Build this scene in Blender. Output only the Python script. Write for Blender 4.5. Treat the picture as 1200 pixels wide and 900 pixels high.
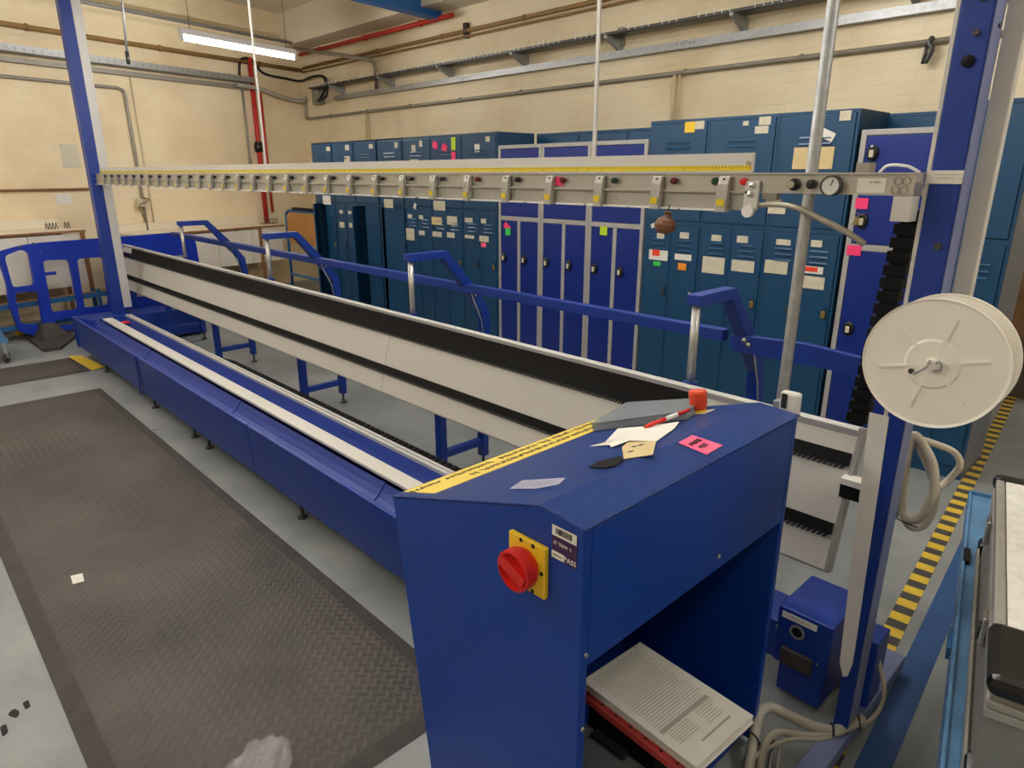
import bpy, bmesh, math, random
from mathutils import Vector, Matrix
random.seed(7)
for o in list(bpy.data.objects): bpy.data.objects.remove(o)
SC = bpy.context.scene
COL = SC.collection

# ------------------------------------------------------------------ camera
FPX, CX, CY, HY, VX, H = 786.0, 600.0, 450.0, 203.5, -185.0, 1.65
PITCH = math.atan((CY-HY)/FPX)
HEAD = math.atan((VX-CX)/math.hypot(FPX, CY-HY))          # heading of -X seen from the view axis
cd = bpy.data.cameras.new('camera'); cam = bpy.data.objects.new('camera', cd); COL.objects.link(cam)
cd.sensor_width = 36; cd.lens = 36*FPX/1200; cd.clip_start = .02
cam.location = (0, 0, H)
cam.rotation_euler = (math.pi/2-PITCH, 0, math.pi/2+HEAD)
SC.camera = cam
# ------------------------------------------------------------------ world / exposure
w = bpy.data.worlds.new('world'); SC.world = w; w.use_nodes = True
w.node_tree.nodes['Background'].inputs[0].default_value = (.55, .6, .7, 1)
w.node_tree.nodes['Background'].inputs[1].default_value = .2
SC.view_settings.view_transform = 'Standard'; SC.view_settings.look = 'None'
SC.view_settings.gamma = 1; SC.view_settings.use_curve_mapping = False
SC.view_settings.exposure = 0.30
TUBE_POWER = 88.0

# ------------------------------------------------------------------ pixel -> place
Xa = (-math.cos(HEAD), -math.sin(HEAD)); Ya = (math.cos(HEAD+math.pi/2), math.sin(HEAD+math.pi/2))
def ray(u, v):
    x = (u-CX)/FPX; y = (CY-v)/FPX
    g = math.cos(PITCH)+math.sin(PITCH)*y; z = -math.sin(PITCH)+math.cos(PITCH)*y
    return Vector((g*Xa[0]+x*Xa[1], g*Ya[0]+x*Ya[1], z))
EYE = Vector((0, 0, H))
def plane(u, v, p, n):
    d = ray(u, v); n = Vector(n); return EYE+d*((Vector(p)-EYE).dot(n)/d.dot(n))
def atx(u, v, x): return plane(u, v, (x,0,0), (1,0,0))
def aty(u, v, y): return plane(u, v, (0,y,0), (0,1,0))
def atz(u, v, z): return plane(u, v, (0,0,z), (0,0,1))

# ------------------------------------------------------------------ materials
def lin(c): return tuple((k/255/12.92 if k/255 <= .04045 else ((k/255+.055)/1.055)**2.4) for k in c)+(1,)
MATS = {}
def mat(name, col, rough=.5, metal=0., var=0., scale=6., bump=0., bscale=60., spec=None, emit=None, alpha=None, trans=0., coat=0., det=4.):
    m = bpy.data.materials.new(name); m.use_nodes = True; nt = m.node_tree; N = nt.nodes; L = nt.links
    b = N['Principled BSDF']; c = lin(col)
    b.inputs['Base Color'].default_value = c; b.inputs['Roughness'].default_value = rough; b.inputs['Metallic'].default_value = metal
    if spec is not None: b.inputs['Specular IOR Level'].default_value = spec
    if trans: b.inputs['Transmission Weight'].default_value = trans
    if coat: b.inputs['Coat Weight'].default_value = coat; b.inputs['Coat Roughness'].default_value = .15
    if alpha is not None: b.inputs['Alpha'].default_value = alpha
    if emit: b.inputs['Emission Color'].default_value = lin(emit[0]); b.inputs['Emission Strength'].default_value = emit[1]
    if var or bump:
        tc = N.new('ShaderNodeTexCoord')
    if var:
        n = N.new('ShaderNodeTexNoise'); n.inputs['Scale'].default_value = scale; n.inputs['Detail'].default_value = det
        L.new(tc.outputs['Object'], n.inputs['Vector'])
        r = N.new('ShaderNodeValToRGB')
        r.color_ramp.elements[0].position = .3; r.color_ramp.elements[1].position = .7
        r.color_ramp.elements[0].color = tuple(k*(1-var) for k in c[:3])+(1,)
        r.color_ramp.elements[1].color = tuple(min(1, k*(1+var)) for k in c[:3])+(1,)
        L.new(n.outputs['Fac'], r.inputs[0]); L.new(r.outputs[0], b.inputs['Base Color'])
    if bump:
        n2 = N.new('ShaderNodeTexNoise'); n2.inputs['Scale'].default_value = bscale; n2.inputs['Detail'].default_value = 3
        L.new(tc.outputs['Object'], n2.inputs['Vector'])
        bp = N.new('ShaderNodeBump'); bp.inputs['Strength'].default_value = bump; bp.inputs['Distance'].default_value = .01
        L.new(n2.outputs['Fac'], bp.inputs['Height']); L.new(bp.outputs[0], b.inputs['Normal'])
    MATS[name] = m; return m
M = MATS
mat('blue', (2,48,138), .42, spec=.5, var=.06, scale=5, bump=.12, bscale=260)
mat('blue_console', (0,54,144), .42, spec=.45, var=.04, scale=4)
mat('blue_top', (0,66,156), .27, spec=.7, var=.04, scale=4, bump=1.0, bscale=430)
mat('blue_sheen', (112,120,160), .45, var=.08, scale=6)  # machine blue paled, light sheen painted into the colour
mat('blue_lock', (2,36,122), .38, var=.05, scale=3)
mat('teal', (10,64,100), .42, var=.07, scale=3)
mat('teal_dark', (14,54,84), .5, var=.06, scale=3)
mat('silver_frame', (176,174,172), .45, .25, var=.05, scale=8)
mat('alu', (190,188,184), .36, .75, var=.05, scale=12)
mat('alu_white', (206,203,198), .45, .2, var=.03, scale=12)
mat('galv', (170,172,172), .5, .7, var=.16, scale=40, bump=.05, bscale=80)
mat('white_board', (206,202,192), .5, var=.015, scale=2)
mat('white', (232,230,224), .5)
mat('white_film', (232,228,222), .45, var=.03, scale=20)
mat('black', (12,12,13), .7, spec=.25, var=.2, scale=30)
mat('black_cover', (18,15,14), .75, spec=.2, var=.18, scale=25)
mat('rubber', (58,53,49), .8, var=.15, scale=10, bump=.3, bscale=120)
mat('mat_edge', (62,57,53), .75, var=.2, scale=14, bump=.4, bscale=90)
mat('black_gloss', (12,12,13), .3)
mat('yellow', (236,196,40), .5, var=.04, scale=20)
mat('yellow_tape', (222,196,30), .5, var=.03, scale=40)
mat('yellow_floor', (214,180,52), .6, var=.12, scale=25)
mat('yellow_label', (238,208,92), .5, var=.03, scale=20)
mat('tape_dark', (62,60,58), .7, var=.12, scale=20)
mat('red', (206,32,26), .35)
mat('orange', (226,74,30), .4)
mat('pink', (255,96,134), .7)
mat('hot_pink', (250,60,120), .7)
mat('lime', (190,220,40), .7)
mat('green_note', (60,200,80), .7)
mat('orange_note', (240,150,30), .7)
mat('red_note', (240,70,40), .7)
mat('paper', (228,224,214), .8, var=.04, scale=30)
mat('paper_old', (206,198,176), .85, var=.1, scale=30)
mat('manila', (212,190,140), .8, var=.05, scale=20)
mat('ink', (30,26,26), .8)
mat('purple', (58,24,72), .5)
mat('chrome', (205,205,205), .18, 1.)
mat('steel_dark', (80,80,80), .4, .7)
mat('brown_leather', (104,66,40), .55, var=.25, scale=25, bump=.2, bscale=50)
mat('brass', (190,160,100), .35, .9)
mat('clamp', (174,170,160), .5, .35, var=.08, scale=60)
mat('red_pipe', (186,44,32), .5, var=.12, scale=10)
mat('brown_pipe', (150,116,70), .6, var=.12, scale=10)
mat('grey_pipe', (150,144,132), .5, .3, var=.12, scale=10)
mat('cream_pipe', (206,188,150), .6, var=.06, scale=8)
mat('black_cable', (24,22,22), .6)
mat('hose', (196,188,172), .5, var=.08, scale=30)
mat('cable_grey', (170,164,150), .5, var=.08, scale=30)
mat('conduit_flex', (168,162,146), .42, .5, var=.08, scale=60)
mat('spool', (244,239,228), .45, var=.02, scale=4)
mat('light_blue', (80,124,164), .5, var=.2, scale=14)
mat('mid_blue', (36,92,140), .5, var=.1, scale=10)
mat('blue_paint', (32,74,128), .65, var=.12, scale=9)
mat('case_alu', (168,164,156), .5, .45, var=.08, scale=30)
mat('case_panel', (224,222,212), .65, var=.1, scale=35, bump=.5, bscale=22)
mat('case_side', (142,140,134), .55, .35, var=.08, scale=18)
mat('barrier', (10,46,160), .45, var=.06, scale=4)
mat('wood_tan', (186,128,62), .55, var=.1, scale=6)
mat('wood_edge', (140,96,60), .6, var=.15, scale=20)
mat('desk_white', (226,214,190), .5, var=.03, scale=4)
mat('sheet', (222,214,200), .7, var=.06, scale=6)
mat('cardboard', (150,116,84), .85, var=.2, scale=8)
mat('grey_plastic', (74,80,80), .5, var=.06, scale=10)
mat('tray_plastic', (150,158,160), .3, trans=.0, alpha=.78, var=.1, scale=12)
mat('bag', (222,220,220), .15, alpha=.2, var=.1, scale=14, bump=.4, bscale=30)
mat('tube_glow', (255,255,255), .5, emit=((255,252,248), TUBE_POWER))
mat('batten', (222,220,214), .5)
mat('gauge_face', (226,224,218), .3)
mat('scuff', (150,150,168), .7, var=.2, scale=30)
mat('soffit', (222,212,190), .8, var=.05, scale=1.2)
mat('girder', (30,96,160), .5, var=.08, scale=3)
mat('locker_side', (128,134,150), .4, .3, var=.1, scale=4)
mat('dusty', (100,92,82), .8, var=.2, scale=8)

def brick_mat(name, dirx, col):
    m = bpy.data.materials.new(name); m.use_nodes = True; nt = m.node_tree; N = nt.nodes; L = nt.links
    b = N['Principled BSDF']; b.inputs['Roughness'].default_value = .72
    g = N.new('ShaderNodeNewGeometry')
    d = N.new('ShaderNodeVectorMath'); d.operation = 'DOT_PRODUCT'; d.inputs[1].default_value = dirx
    s = N.new('ShaderNodeSeparateXYZ'); c = N.new('ShaderNodeCombineXYZ')
    L.new(g.outputs['Position'], d.inputs[0]); L.new(g.outputs['Position'], s.inputs[0])
    L.new(d.outputs['Value'], c.inputs[0]); L.new(s.outputs[2], c.inputs[1])
    nz = N.new('ShaderNodeTexNoise'); nz.inputs['Scale'].default_value = 5; L.new(g.outputs['Position'], nz.inputs['Vector'])
    sc = N.new('ShaderNodeVectorMath'); sc.operation = 'SCALE'; sc.inputs['Scale'].default_value = .022; L.new(nz.outputs['Color'], sc.inputs[0])
    ad = N.new('ShaderNodeVectorMath'); L.new(c.outputs[0], ad.inputs[0]); L.new(sc.outputs[0], ad.inputs[1])
    br = N.new('ShaderNodeTexBrick'); br.inputs['Scale'].default_value = 1
    br.inputs['Brick Width'].default_value = .225; br.inputs['Row Height'].default_value = .075
    br.inputs['Mortar Size'].default_value = .006; br.inputs['Mortar Smooth'].default_value = .6
    c0 = lin(col)
    br.inputs['Color1'].default_value = c0; br.inputs['Color2'].default_value = tuple(k*.985 for k in c0[:3])+(1,)
    br.inputs['Mortar'].default_value = tuple(k*.965 for k in c0[:3])+(1,)
    L.new(ad.outputs[0], br.inputs['Vector'])
    st = N.new('ShaderNodeTexNoise'); st.inputs['Scale'].default_value = 1.3; st.inputs['Detail'].default_value = 8; L.new(g.outputs['Position'], st.inputs['Vector'])
    rp = N.new('ShaderNodeValToRGB'); rp.color_ramp.elements[0].position = .28; rp.color_ramp.elements[1].position = .55
    rp.color_ramp.elements[0].color = (.84,.78,.70,1); rp.color_ramp.elements[1].color = (1,1,1,1)
    L.new(st.outputs['Fac'], rp.inputs[0])
    mx = N.new('ShaderNodeMix'); mx.data_type = 'RGBA'; mx.blend_type = 'MULTIPLY'; mx.inputs[0].default_value = 1
    L.new(br.outputs['Color'], mx.inputs[6]); L.new(rp.outputs[0], mx.inputs[7]); L.new(mx.outputs[2], b.inputs['Base Color'])
    bp = N.new('ShaderNodeBump'); bp.inputs['Strength'].default_value = .22; bp.inputs['Distance'].default_value = .008; bp.invert = True
    L.new(br.outputs['Fac'], bp.inputs['Height']); L.new(bp.outputs[0], b.inputs['Normal'])
    MATS[name] = m
LD = Vector((-.244, .97, 0)).normalized(); LN = Vector((LD.y, -LD.x, 0)); LC = Vector((-10.3, 5.4, 0))   # the left wall is not square to the back wall
brick_mat('brick_back', (1,0,0), (236,222,190)); brick_mat('brick_left', tuple(LD), (236,218,182))

def floor_mat():
    m = bpy.data.materials.new('floor_paint'); m.use_nodes = True; nt = m.node_tree; N = nt.nodes; L = nt.links
    b = N['Principled BSDF']; b.inputs['Roughness'].default_value = .5
    g = N.new('ShaderNodeNewGeometry')
    n = N.new('ShaderNodeTexNoise'); n.inputs['Scale'].default_value = 1.7; n.inputs['Detail'].default_value = 9; n.inputs['Roughness'].default_value = .62
    L.new(g.outputs['Position'], n.inputs['Vector'])
    r = N.new('ShaderNodeValToRGB'); e = r.color_ramp.elements
    e[0].position = .3; e[0].color = lin((112,116,116)); e[1].position = .68; e[1].color = lin((150,153,150))
    L.new(n.outputs['Fac'], r.inputs[0])
    n2 = N.new('ShaderNodeTexNoise'); n2.inputs['Scale'].default_value = 9; n2.inputs['Detail'].default_value = 6; L.new(g.outputs['Position'], n2.inputs['Vector'])
    r2 = N.new('ShaderNodeValToRGB'); e = r2.color_ramp.elements; e[0].position = .245; e[0].color = (.3,.3,.3,1); e[1].position = .275; e[1].color = (1,1,1,1)
    L.new(n2.outputs['Fac'], r2.inputs[0])
    mx = N.new('ShaderNodeMix'); mx.data_type = 'RGBA'; mx.blend_type = 'MULTIPLY'; mx.inputs[0].default_value = 1
    L.new(r.outputs[0], mx.inputs[6]); L.new(r2.outputs[0], mx.inputs[7]); L.new(mx.outputs[2], b.inputs['Base Color'])
    MATS['floor_paint'] = m
floor_mat()
def tread_mat():
    m = bpy.data.materials.new('mat_tread'); m.use_nodes = True; nt = m.node_tree; N = nt.nodes; L = nt.links
    b = N['Principled BSDF']; b.inputs['Roughness'].default_value = .62
    tc = N.new('ShaderNodeTexCoord')
    mp = N.new('ShaderNodeMapping'); mp.inputs['Rotation'].default_value = (0,0,math.radians(45)); L.new(tc.outputs['Object'], mp.inputs['Vector'])
    ck = N.new('ShaderNodeTexChecker'); ck.inputs['Scale'].default_value = 36; L.new(mp.outputs[0], ck.inputs['Vector'])
    w1 = N.new('ShaderNodeTexWave'); w1.bands_direction = 'X'; w1.inputs['Scale'].default_value = 11.5; L.new(mp.outputs[0], w1.inputs['Vector'])
    w2 = N.new('ShaderNodeTexWave'); w2.bands_direction = 'Y'; w2.inputs['Scale'].default_value = 11.5; L.new(mp.outputs[0], w2.inputs['Vector'])
    mx = N.new('ShaderNodeMix'); mx.data_type = 'RGBA'; L.new(ck.outputs['Fac'], mx.inputs[0]); L.new(w1.outputs['Color'], mx.inputs[6]); L.new(w2.outputs['Color'], mx.inputs[7])
    bp = N.new('ShaderNodeBump'); bp.inputs['Strength'].default_value = .7; bp.inputs['Distance'].default_value = .004
    L.new(mx.outputs[2], bp.inputs['Height']); L.new(bp.outputs[0], b.inputs['Normal'])
    n = N.new('ShaderNodeTexNoise'); n.inputs['Scale'].default_value = 1.8; n.inputs['Detail'].default_value = 8; L.new(tc.outputs['Object'], n.inputs['Vector'])
    r = N.new('ShaderNodeValToRGB'); e = r.color_ramp.elements; e[0].position = .32; e[0].color = lin((54,50,47)); e[1].position = .7; e[1].color = lin((82,75,69))
    L.new(n.outputs['Fac'], r.inputs[0]); L.new(r.outputs[0], b.inputs['Base Color'])
    MATS['mat_tread'] = m
tread_mat()

# ------------------------------------------------------------------ builders
ORG = {}
def tag(o, label=None, cat=None, group=None, kind=None):
    if label: o['label'] = label
    if cat: o['category'] = cat
    if group: o['group'] = group
    if kind: o['kind'] = kind
    return o
def thing(name, loc, label, cat, group=None):
    o = bpy.data.objects.new(name, None); COL.objects.link(o); o.location = loc; o.empty_display_size = .1
    ORG[o.name] = Vector(loc); return tag(o, label, cat, group)
def V(*a): return Vector(a)
class MB:
    def __init__(s): s.v = []; s.f = []; s.sm = []
    def add(s, vs, fs, smooth=False):
        n = len(s.v); s.v += [Vector(p) for p in vs]; s.f += [tuple(i+n for i in f) for f in fs]; s.sm += [smooth]*len(fs); return s
    def box(s, x0, x1, y0, y1, z0, z1):
        return s.add([(x0,y0,z0),(x1,y0,z0),(x1,y1,z0),(x0,y1,z0),(x0,y0,z1),(x1,y0,z1),(x1,y1,z1),(x0,y1,z1)],
                     [(0,3,2,1),(4,5,6,7),(0,1,5,4),(1,2,6,5),(2,3,7,6),(3,0,4,7)])
    def obox(s, o, a, b, c):     # corner + three edge vectors
        o, a, b, c = map(Vector, (o, a, b, c)); p = [o, o+a, o+a+b, o+b]
        return s.add(p+[q+c for q in p], [(0,3,2,1),(4,5,6,7),(0,1,5,4),(1,2,6,5),(2,3,7,6),(3,0,4,7)])
    def ext(s, pts, vec):        # polygon pushed along a vector
        n = len(pts); vec = Vector(vec); pts = [Vector(p) for p in pts]
        return s.add(pts+[p+vec for p in pts], [tuple(range(n))[::-1], tuple(range(n, 2*n))]+[(i,(i+1)%n,(i+1)%n+n,i+n) for i in range(n)])
    def bar(s, p0, p1, w, h, up=(0,0,1)):
        p0, p1 = Vector(p0), Vector(p1); d = (p1-p0).normalized(); sd = d.cross(Vector(up)).normalized(); u = sd.cross(d).normalized()
        return s.obox(p0-sd*w/2-u*h/2, p1-p0, sd*w, u*h)
    def tube(s, path, r, n=8, cap=True):
        P = [Vector(p) for p in path]; rings = []; ref = None
        for i, p in enumerate(P):
            t = ((P[i+1]-p).normalized() if i < len(P)-1 else Vector()) + ((p-P[i-1]).normalized() if i else Vector())
            t.normalize()
            if ref is None: ref = Vector((0,0,1)) if abs(t.z) < .9 else Vector((1,0,0))
            a = t.cross(ref)
            if a.length < 1e-4: a = t.orthogonal()
            a.normalize(); b = a.cross(t).normalized(); ref = b
            rr = r[i] if isinstance(r, (list, tuple)) else r
            rings.append([p+(a*math.cos(k*2*math.pi/n)+b*math.sin(k*2*math.pi/n))*rr for k in range(n)])
        vs = [q for g in rings for q in g]; fs = []
        for i in range(len(P)-1):
            for k in range(n): fs.append((i*n+k, i*n+(k+1)%n, (i+1)*n+(k+1)%n, (i+1)*n+k))
        s.add(vs, fs, True)
        if cap:
            m = len(s.v)-len(vs)
            s.f += [tuple(m+k for k in range(n))[::-1], tuple(m+(len(P)-1)*n+k for k in range(n))]; s.sm += [False]*2
        return s
    def cyl(s, p0, p1, r, n=16): return s.tube([p0, p1], r, n)
    def lathe(s, prof, o, axis, n=32, ring=False):      # prof: (radius, height along axis)
        o = Vector(o); ax = Vector(axis).normalized(); a = ax.orthogonal().normalized(); b = ax.cross(a)
        vs = [o+ax*h+(a*math.cos(k*2*math.pi/n)+b*math.sin(k*2*math.pi/n))*r for r, h in prof for k in range(n)]; fs = []
        for i in range(len(prof)-1):
            for k in range(n): fs.append((i*n+k, i*n+(k+1)%n, (i+1)*n+(k+1)%n, (i+1)*n+k))
        s.add(vs, fs, False)
        m = len(s.v)-len(vs)
        if ring:
            e = (len(prof)-1)*n
            for k in range(n): s.f.append((m+e+k, m+e+(k+1)%n, m+(k+1)%n, m+k)); s.sm.append(False)
            return s
        if prof[0][0] > 1e-5: s.f.append(tuple(m+k for k in range(n))[::-1]); s.sm.append(False)
        if prof[-1][0] > 1e-5: s.f.append(tuple(m+(len(prof)-1)*n+k for k in range(n))); s.sm.append(False)
        return s
    def build(s, name, m, parent=None, org=None, bevel=0, label=None, cat=None, group=None, kind=None):
        if org is None: org = ORG[parent.name] if parent else Vector((0,0,0))
        org = Vector(org)
        me = bpy.data.meshes.new(name); me.from_pydata([p-org for p in s.v], [], s.f)
        me.polygons.foreach_set('use_smooth', s.sm)
        bm = bmesh.new(); bm.from_mesh(me); bmesh.ops.recalc_face_normals(bm, faces=bm.faces); bm.to_mesh(me); bm.free()
        me.materials.append(M[m] if isinstance(m, str) else m)
        return link(name, me, parent, org, bevel, label, cat, group, kind)
def link(name, me, parent=None, org=(0,0,0), bevel=0, label=None, cat=None, group=None, kind=None):
    o = bpy.data.objects.new(name, me); COL.objects.link(o); org = Vector(org)
    ORG[o.name] = org
    if parent: o.parent = parent; o.location = org-ORG[parent.name]
    else: o.location = org
    if bevel:
        b = o.modifiers.new('bevel', 'BEVEL'); b.width = bevel; b.segments = 2; b.limit_method = 'ANGLE'
    return tag(o, label, cat, group, kind)
def again(o, parent, org, name=None):     # another object on the same mesh
    return link(name or o.name.split('.')[0], o.data, parent, org)
def box(name, m, parent, x0, x1, y0, y1, z0, z1, bevel=0, **k): return MB().box(x0,x1,y0,y1,z0,z1).build(name, m, parent, bevel=bevel, **k)
def smooth_path(pts, n=6):                # Catmull-Rom
    P = [Vector(p) for p in pts]; P = [P[0]*2-P[1]]+P+[P[-1]*2-P[-2]]; out = []
    for i in range(1, len(P)-2):
        for k in range(n):
            t = k/n; a, b, c, d = P[i-1:i+3]
            out.append(.5*((2*b)+(c-a)*t+(2*a-5*b+4*c-d)*t*t+(3*b-a-3*c+d)*t**3))
    out.append(P[-2]); return out
def rounded(poly, r, n=4):
    out = []; L_ = len(poly)
    for i in range(L_):
        p = Vector(poly[i]); a = Vector(poly[i-1])-p; b = Vector(poly[(i+1) % L_])-p
        rr = min(r, a.length*.45, b.length*.45); pa = p+a.normalized()*rr; pb = p+b.normalized()*rr
        for k in range(n+1):
            t = k/n; out.append(pa*(1-t)**2+p*2*t*(1-t)+pb*t*t)
    return out
def holed_plate(outer, holes, thick):     # filled 2D outline with holes -> (verts, faces) in local x,y, thickness z
    cu = bpy.data.curves.new('tmp', 'CURVE'); cu.dimensions = '2D'; cu.fill_mode = 'BOTH'; cu.extrude = thick/2
    for pl in [outer]+holes:
        sp = cu.splines.new('POLY'); sp.points.add(len(pl)-1); sp.use_cyclic_u = True
        for q, p in zip(sp.points, pl): q.co = (p[0], p[1], 0, 1)
    o = bpy.data.objects.new('tmp', cu); COL.objects.link(o)
    me = bpy.data.meshes.new_from_object(o.evaluated_get(bpy.context.evaluated_depsgraph_get()))
    vs = [v.co.copy() for v in me.vertices]; fs = [tuple(p.vertices) for p in me.polygons]
    bpy.data.objects.remove(o); bpy.data.curves.remove(cu); bpy.data.meshes.remove(me)
    return vs, fs
def text_part(name, txt, m, parent, origin, xdir, ydir, size, align='CENTER'):
    cu = bpy.data.curves.new('tmp', 'FONT'); cu.body = txt; cu.size = size; cu.align_x = align; cu.align_y = 'CENTER'; cu.extrude = .0002
    o = bpy.data.objects.new('tmp', cu); COL.objects.link(o)
    me = bpy.data.meshes.new_from_object(o.evaluated_get(bpy.context.evaluated_depsgraph_get()))
    xd, yd = Vector(xdir).normalized(), Vector(ydir).normalized(); zd = xd.cross(yd); O = Vector(origin)
    mb = MB(); mb.add([O+xd*v.co.x+yd*v.co.y+zd*v.co.z for v in me.vertices], [tuple(p.vertices) for p in me.polygons])
    bpy.data.objects.remove(o); bpy.data.curves.remove(cu); bpy.data.meshes.remove(me)
    return mb.build(name, m, parent)
def scrawl(mb, O, xd, yd, nd, wid, hgt, n, seed=1, t=.0006):   # unreadable strokes of a written line
    r = random.Random(seed); xd, yd, nd = [Vector(q).normalized() for q in (xd, yd, nd)]; O = Vector(O)
    for i in range(n):
        x = wid*(i+.5)/n-wid/2
        if r.random() < .12: continue
        for k in range(2):
            a = r.uniform(-.5,.5); ln = hgt*r.uniform(.6,1); sw = hgt*.16
            d = (yd*math.cos(a)+xd*math.sin(a)) if k == 0 else (xd*.8+yd*r.uniform(-.6,.6)).normalized()
            if k: ln = wid/n*.7
            sd = d.cross(nd); c = O+xd*x+yd*hgt*r.uniform(-.25,.25)*k
            mb.obox(c-d*ln/2-sd*sw/2, d*ln, sd*sw, nd*t)
    return mb

# ================================================================== THE ROOM
def lw(u, v, o=0): return plane(u, v, LC+LN*o, LN)
YB = 5.4                                    # back wall
def Lp(s, o, z): return LC-LD*s+LN*o+Vector((0,0,z))
ZC = 3.86
st = lambda o: tag(o, kind='structure')
st(box('floor', 'floor_paint', None, -11.2, 4.2, -4.2, 9, -.1, 0))
st(box('ceiling', 'soffit', None, -11.2, 4.2, -4.2, 9, ZC, ZC+.1))
mb = MB(); mb.box(-10.6, -1.02, YB, YB+.25, 0, ZC); mb.box(-1.02, .7, YB, YB+.25, 2.25, ZC); mb.box(.7, 4.2, YB, YB+.25, 0, ZC)
st(mb.build('wall_back', 'brick_back'))
st(MB().obox(Lp(-.6,0,0), -LD*11.5, -LN*.25, (0,0,ZC)).build('wall_left', 'brick_left'))
st(box('wall_right', 'brick_back', None, 4, 4.2, -4.2, YB, 0, ZC))
st(box('wall_front', 'brick_back', None, -9, 4.2, -4.2, -4, 0, ZC))
st(box('wall_passage', 'brick_back', None, -3, 4.2, 8.8, 9, 0, ZC))
# plaster bulkhead where roof and back wall meet
st(box('trim_1', 'soffit', None, -10.3, 4, 5.04, YB, 3.42, ZC))
# steel girder running into the back wall, parallel to the left wall
gd = (Vector((-6.84,5.299,0))-Vector((-6.657,4.109,0))).normalized(); gs = Vector((gd.y,-gd.x,0))
mb = MB(); p0 = Vector((-6.80,5.30,3.33))
for zz, hh, ww in ((0,.016,.14),(.016,.17,.012),(.186,.016,.14)):
    mb.obox(p0-gs*ww/2+Vector((0,0,zz)), -gd*7.2, gs*ww, (0,0,hh))
mb.obox(p0-gs*.07-gd*.012, gd*.012, gs*.14, (0,0,.2))
mb.build('ceiling_girder', 'girder', org=p0, label='blue painted steel girder under the roof ending at the back wall', cat='girder')

def pipe(name, path, r, m, label, cat='pipe', n=8, extra=None, group=None):
    org = Vector(path[0]); t = thing(name, org, label, cat, group)
    MB().tube(path, r, n).build('pipe_run', m, t)
    if extra:
        for e in extra: MB().tube(e, r*1.35, n).build('clip', m, t)
    return t
# --- back wall services
yb = YB-.03
def clips(p0, p1, k, r=.012):
    out = []
    for i in range(k):
        c = Vector(p0).lerp(Vector(p1), (i+.5)/k); d = (Vector(p1)-Vector(p0)).normalized()*r; out.append([c-d, c+d])
    return out
zr = 3.335
pipe('sprinkler_pipe', [(-10.1,5.28,zr),(-6.5,5.28,zr)], .028, 'red_pipe', 'red pipe high under the bulkhead along the back wall', extra=clips((-10.1,5.28,zr),(-6.5,5.28,zr),3))
pipe('wall_pipe', [(-10.2,yb,3.17),(2,yb,3.17)], .022, 'brown_pipe', 'brownish cream pipe running high along the back wall', extra=clips((-10.2,yb,3.17),(2,yb,3.17),9))
pipe('wall_pipe', [(-10.2,yb-.02,3.11),(2,yb-.02,3.11)], .012, 'brown_pipe', 'thin cream conduit just below the high brownish pipe on the back wall')
pipe('wall_conduit', smooth_path([(-10.24,yb,2.78),(-10.24,yb,2.5),(-10.22,yb,2.46),(-10.14,yb,2.455)],3)+[(2,yb,2.49)], .018, 'grey_pipe', 'long grey conduit low on the back wall turning up in the corner', extra=clips((-10,yb,2.46),(2,yb,2.49),12))
for x, k in ((-8.55,1),(-3.6,2)):
    pipe('drop_conduit', [(x,yb,2.47),(x,yb,1.9)], .016, 'cream_pipe', 'thin cream conduit dropping behind the lockers ' + ('near the room corner' if k == 1 else 'behind the tall teal lockers'))
    pipe('drop_conduit', [(x+.05,yb,2.47),(x+.05,yb,1.9)], .010, 'cream_pipe', 'very thin cable drop beside the conduit ' + ('near the room corner' if k == 1 else 'behind the tall teal lockers'))
# cable tray on brackets
t = thing('cable_tray', (-9.7, 5.3, 2.8), 'galvanised slotted cable tray on brackets along the back wall', 'cable tray')
mb = MB(); mb.box(-9.7, 2.2, 5.16, 5.34, 2.820, 2.823); mb.box(-9.7, 2.2, 5.16, 5.163, 2.82, 2.845); mb.box(-9.7, 2.2, 5.337, 5.34, 2.82, 2.845)
mb.build('tray', 'steel_dark', t)  # galvanised tray coloured dark to paint in its shaded underside
mb = MB()
r = random.Random(3)
for k in range(170):                                   # cable ties standing up
    x = -9.6+k*.068
    if r.random() < .8: mb.bar((x,5.162,2.83), (x+r.uniform(-.008,.008),5.158,2.868+r.uniform(0,.016)), .008, .006, (1,0,0))
mb.build('cable_tie_row', 'white', t, kind='stuff')
mb = MB()
for k in range(3): mb.tube([(-9.65,5.2+k*.045,2.833),(-5,5.2+k*.045,2.834),(2.1,5.2+k*.045,2.833)], .011, 6)
mb.build('cable_run', 'cable_grey', t)
for k in range(10):
    x = -9.1+k*1.22
    mb = MB(); mb.ext([(x,YB-.001,2.82),(x,5.15,2.82),(x,5.15,2.80),(x,YB-.02,2.70),(x,YB-.001,2.70)], (.03,0,0)); mb.build('bracket', 'galv', t)
t = thing('cable_trunking', (-9.2, 5.34, 2.65), 'galvanised rectangular cable trunking below the tray on the back wall', 'trunking')
x0 = -9.3
for k in range(4):
    x1 = x0+2.9; box('trunk_length', 'galv', t, x0+.003, x1-.003, 5.33, YB-.001, 2.655, 2.715); 
    mb = MB()
    for dx in (.05,.09,2.83,2.87): mb.cyl((x0+dx,5.33,2.69), (x0+dx,5.326,2.69), .006, 8)
    mb.build('screw_set', 'steel_dark', t); x0 = x1
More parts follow.
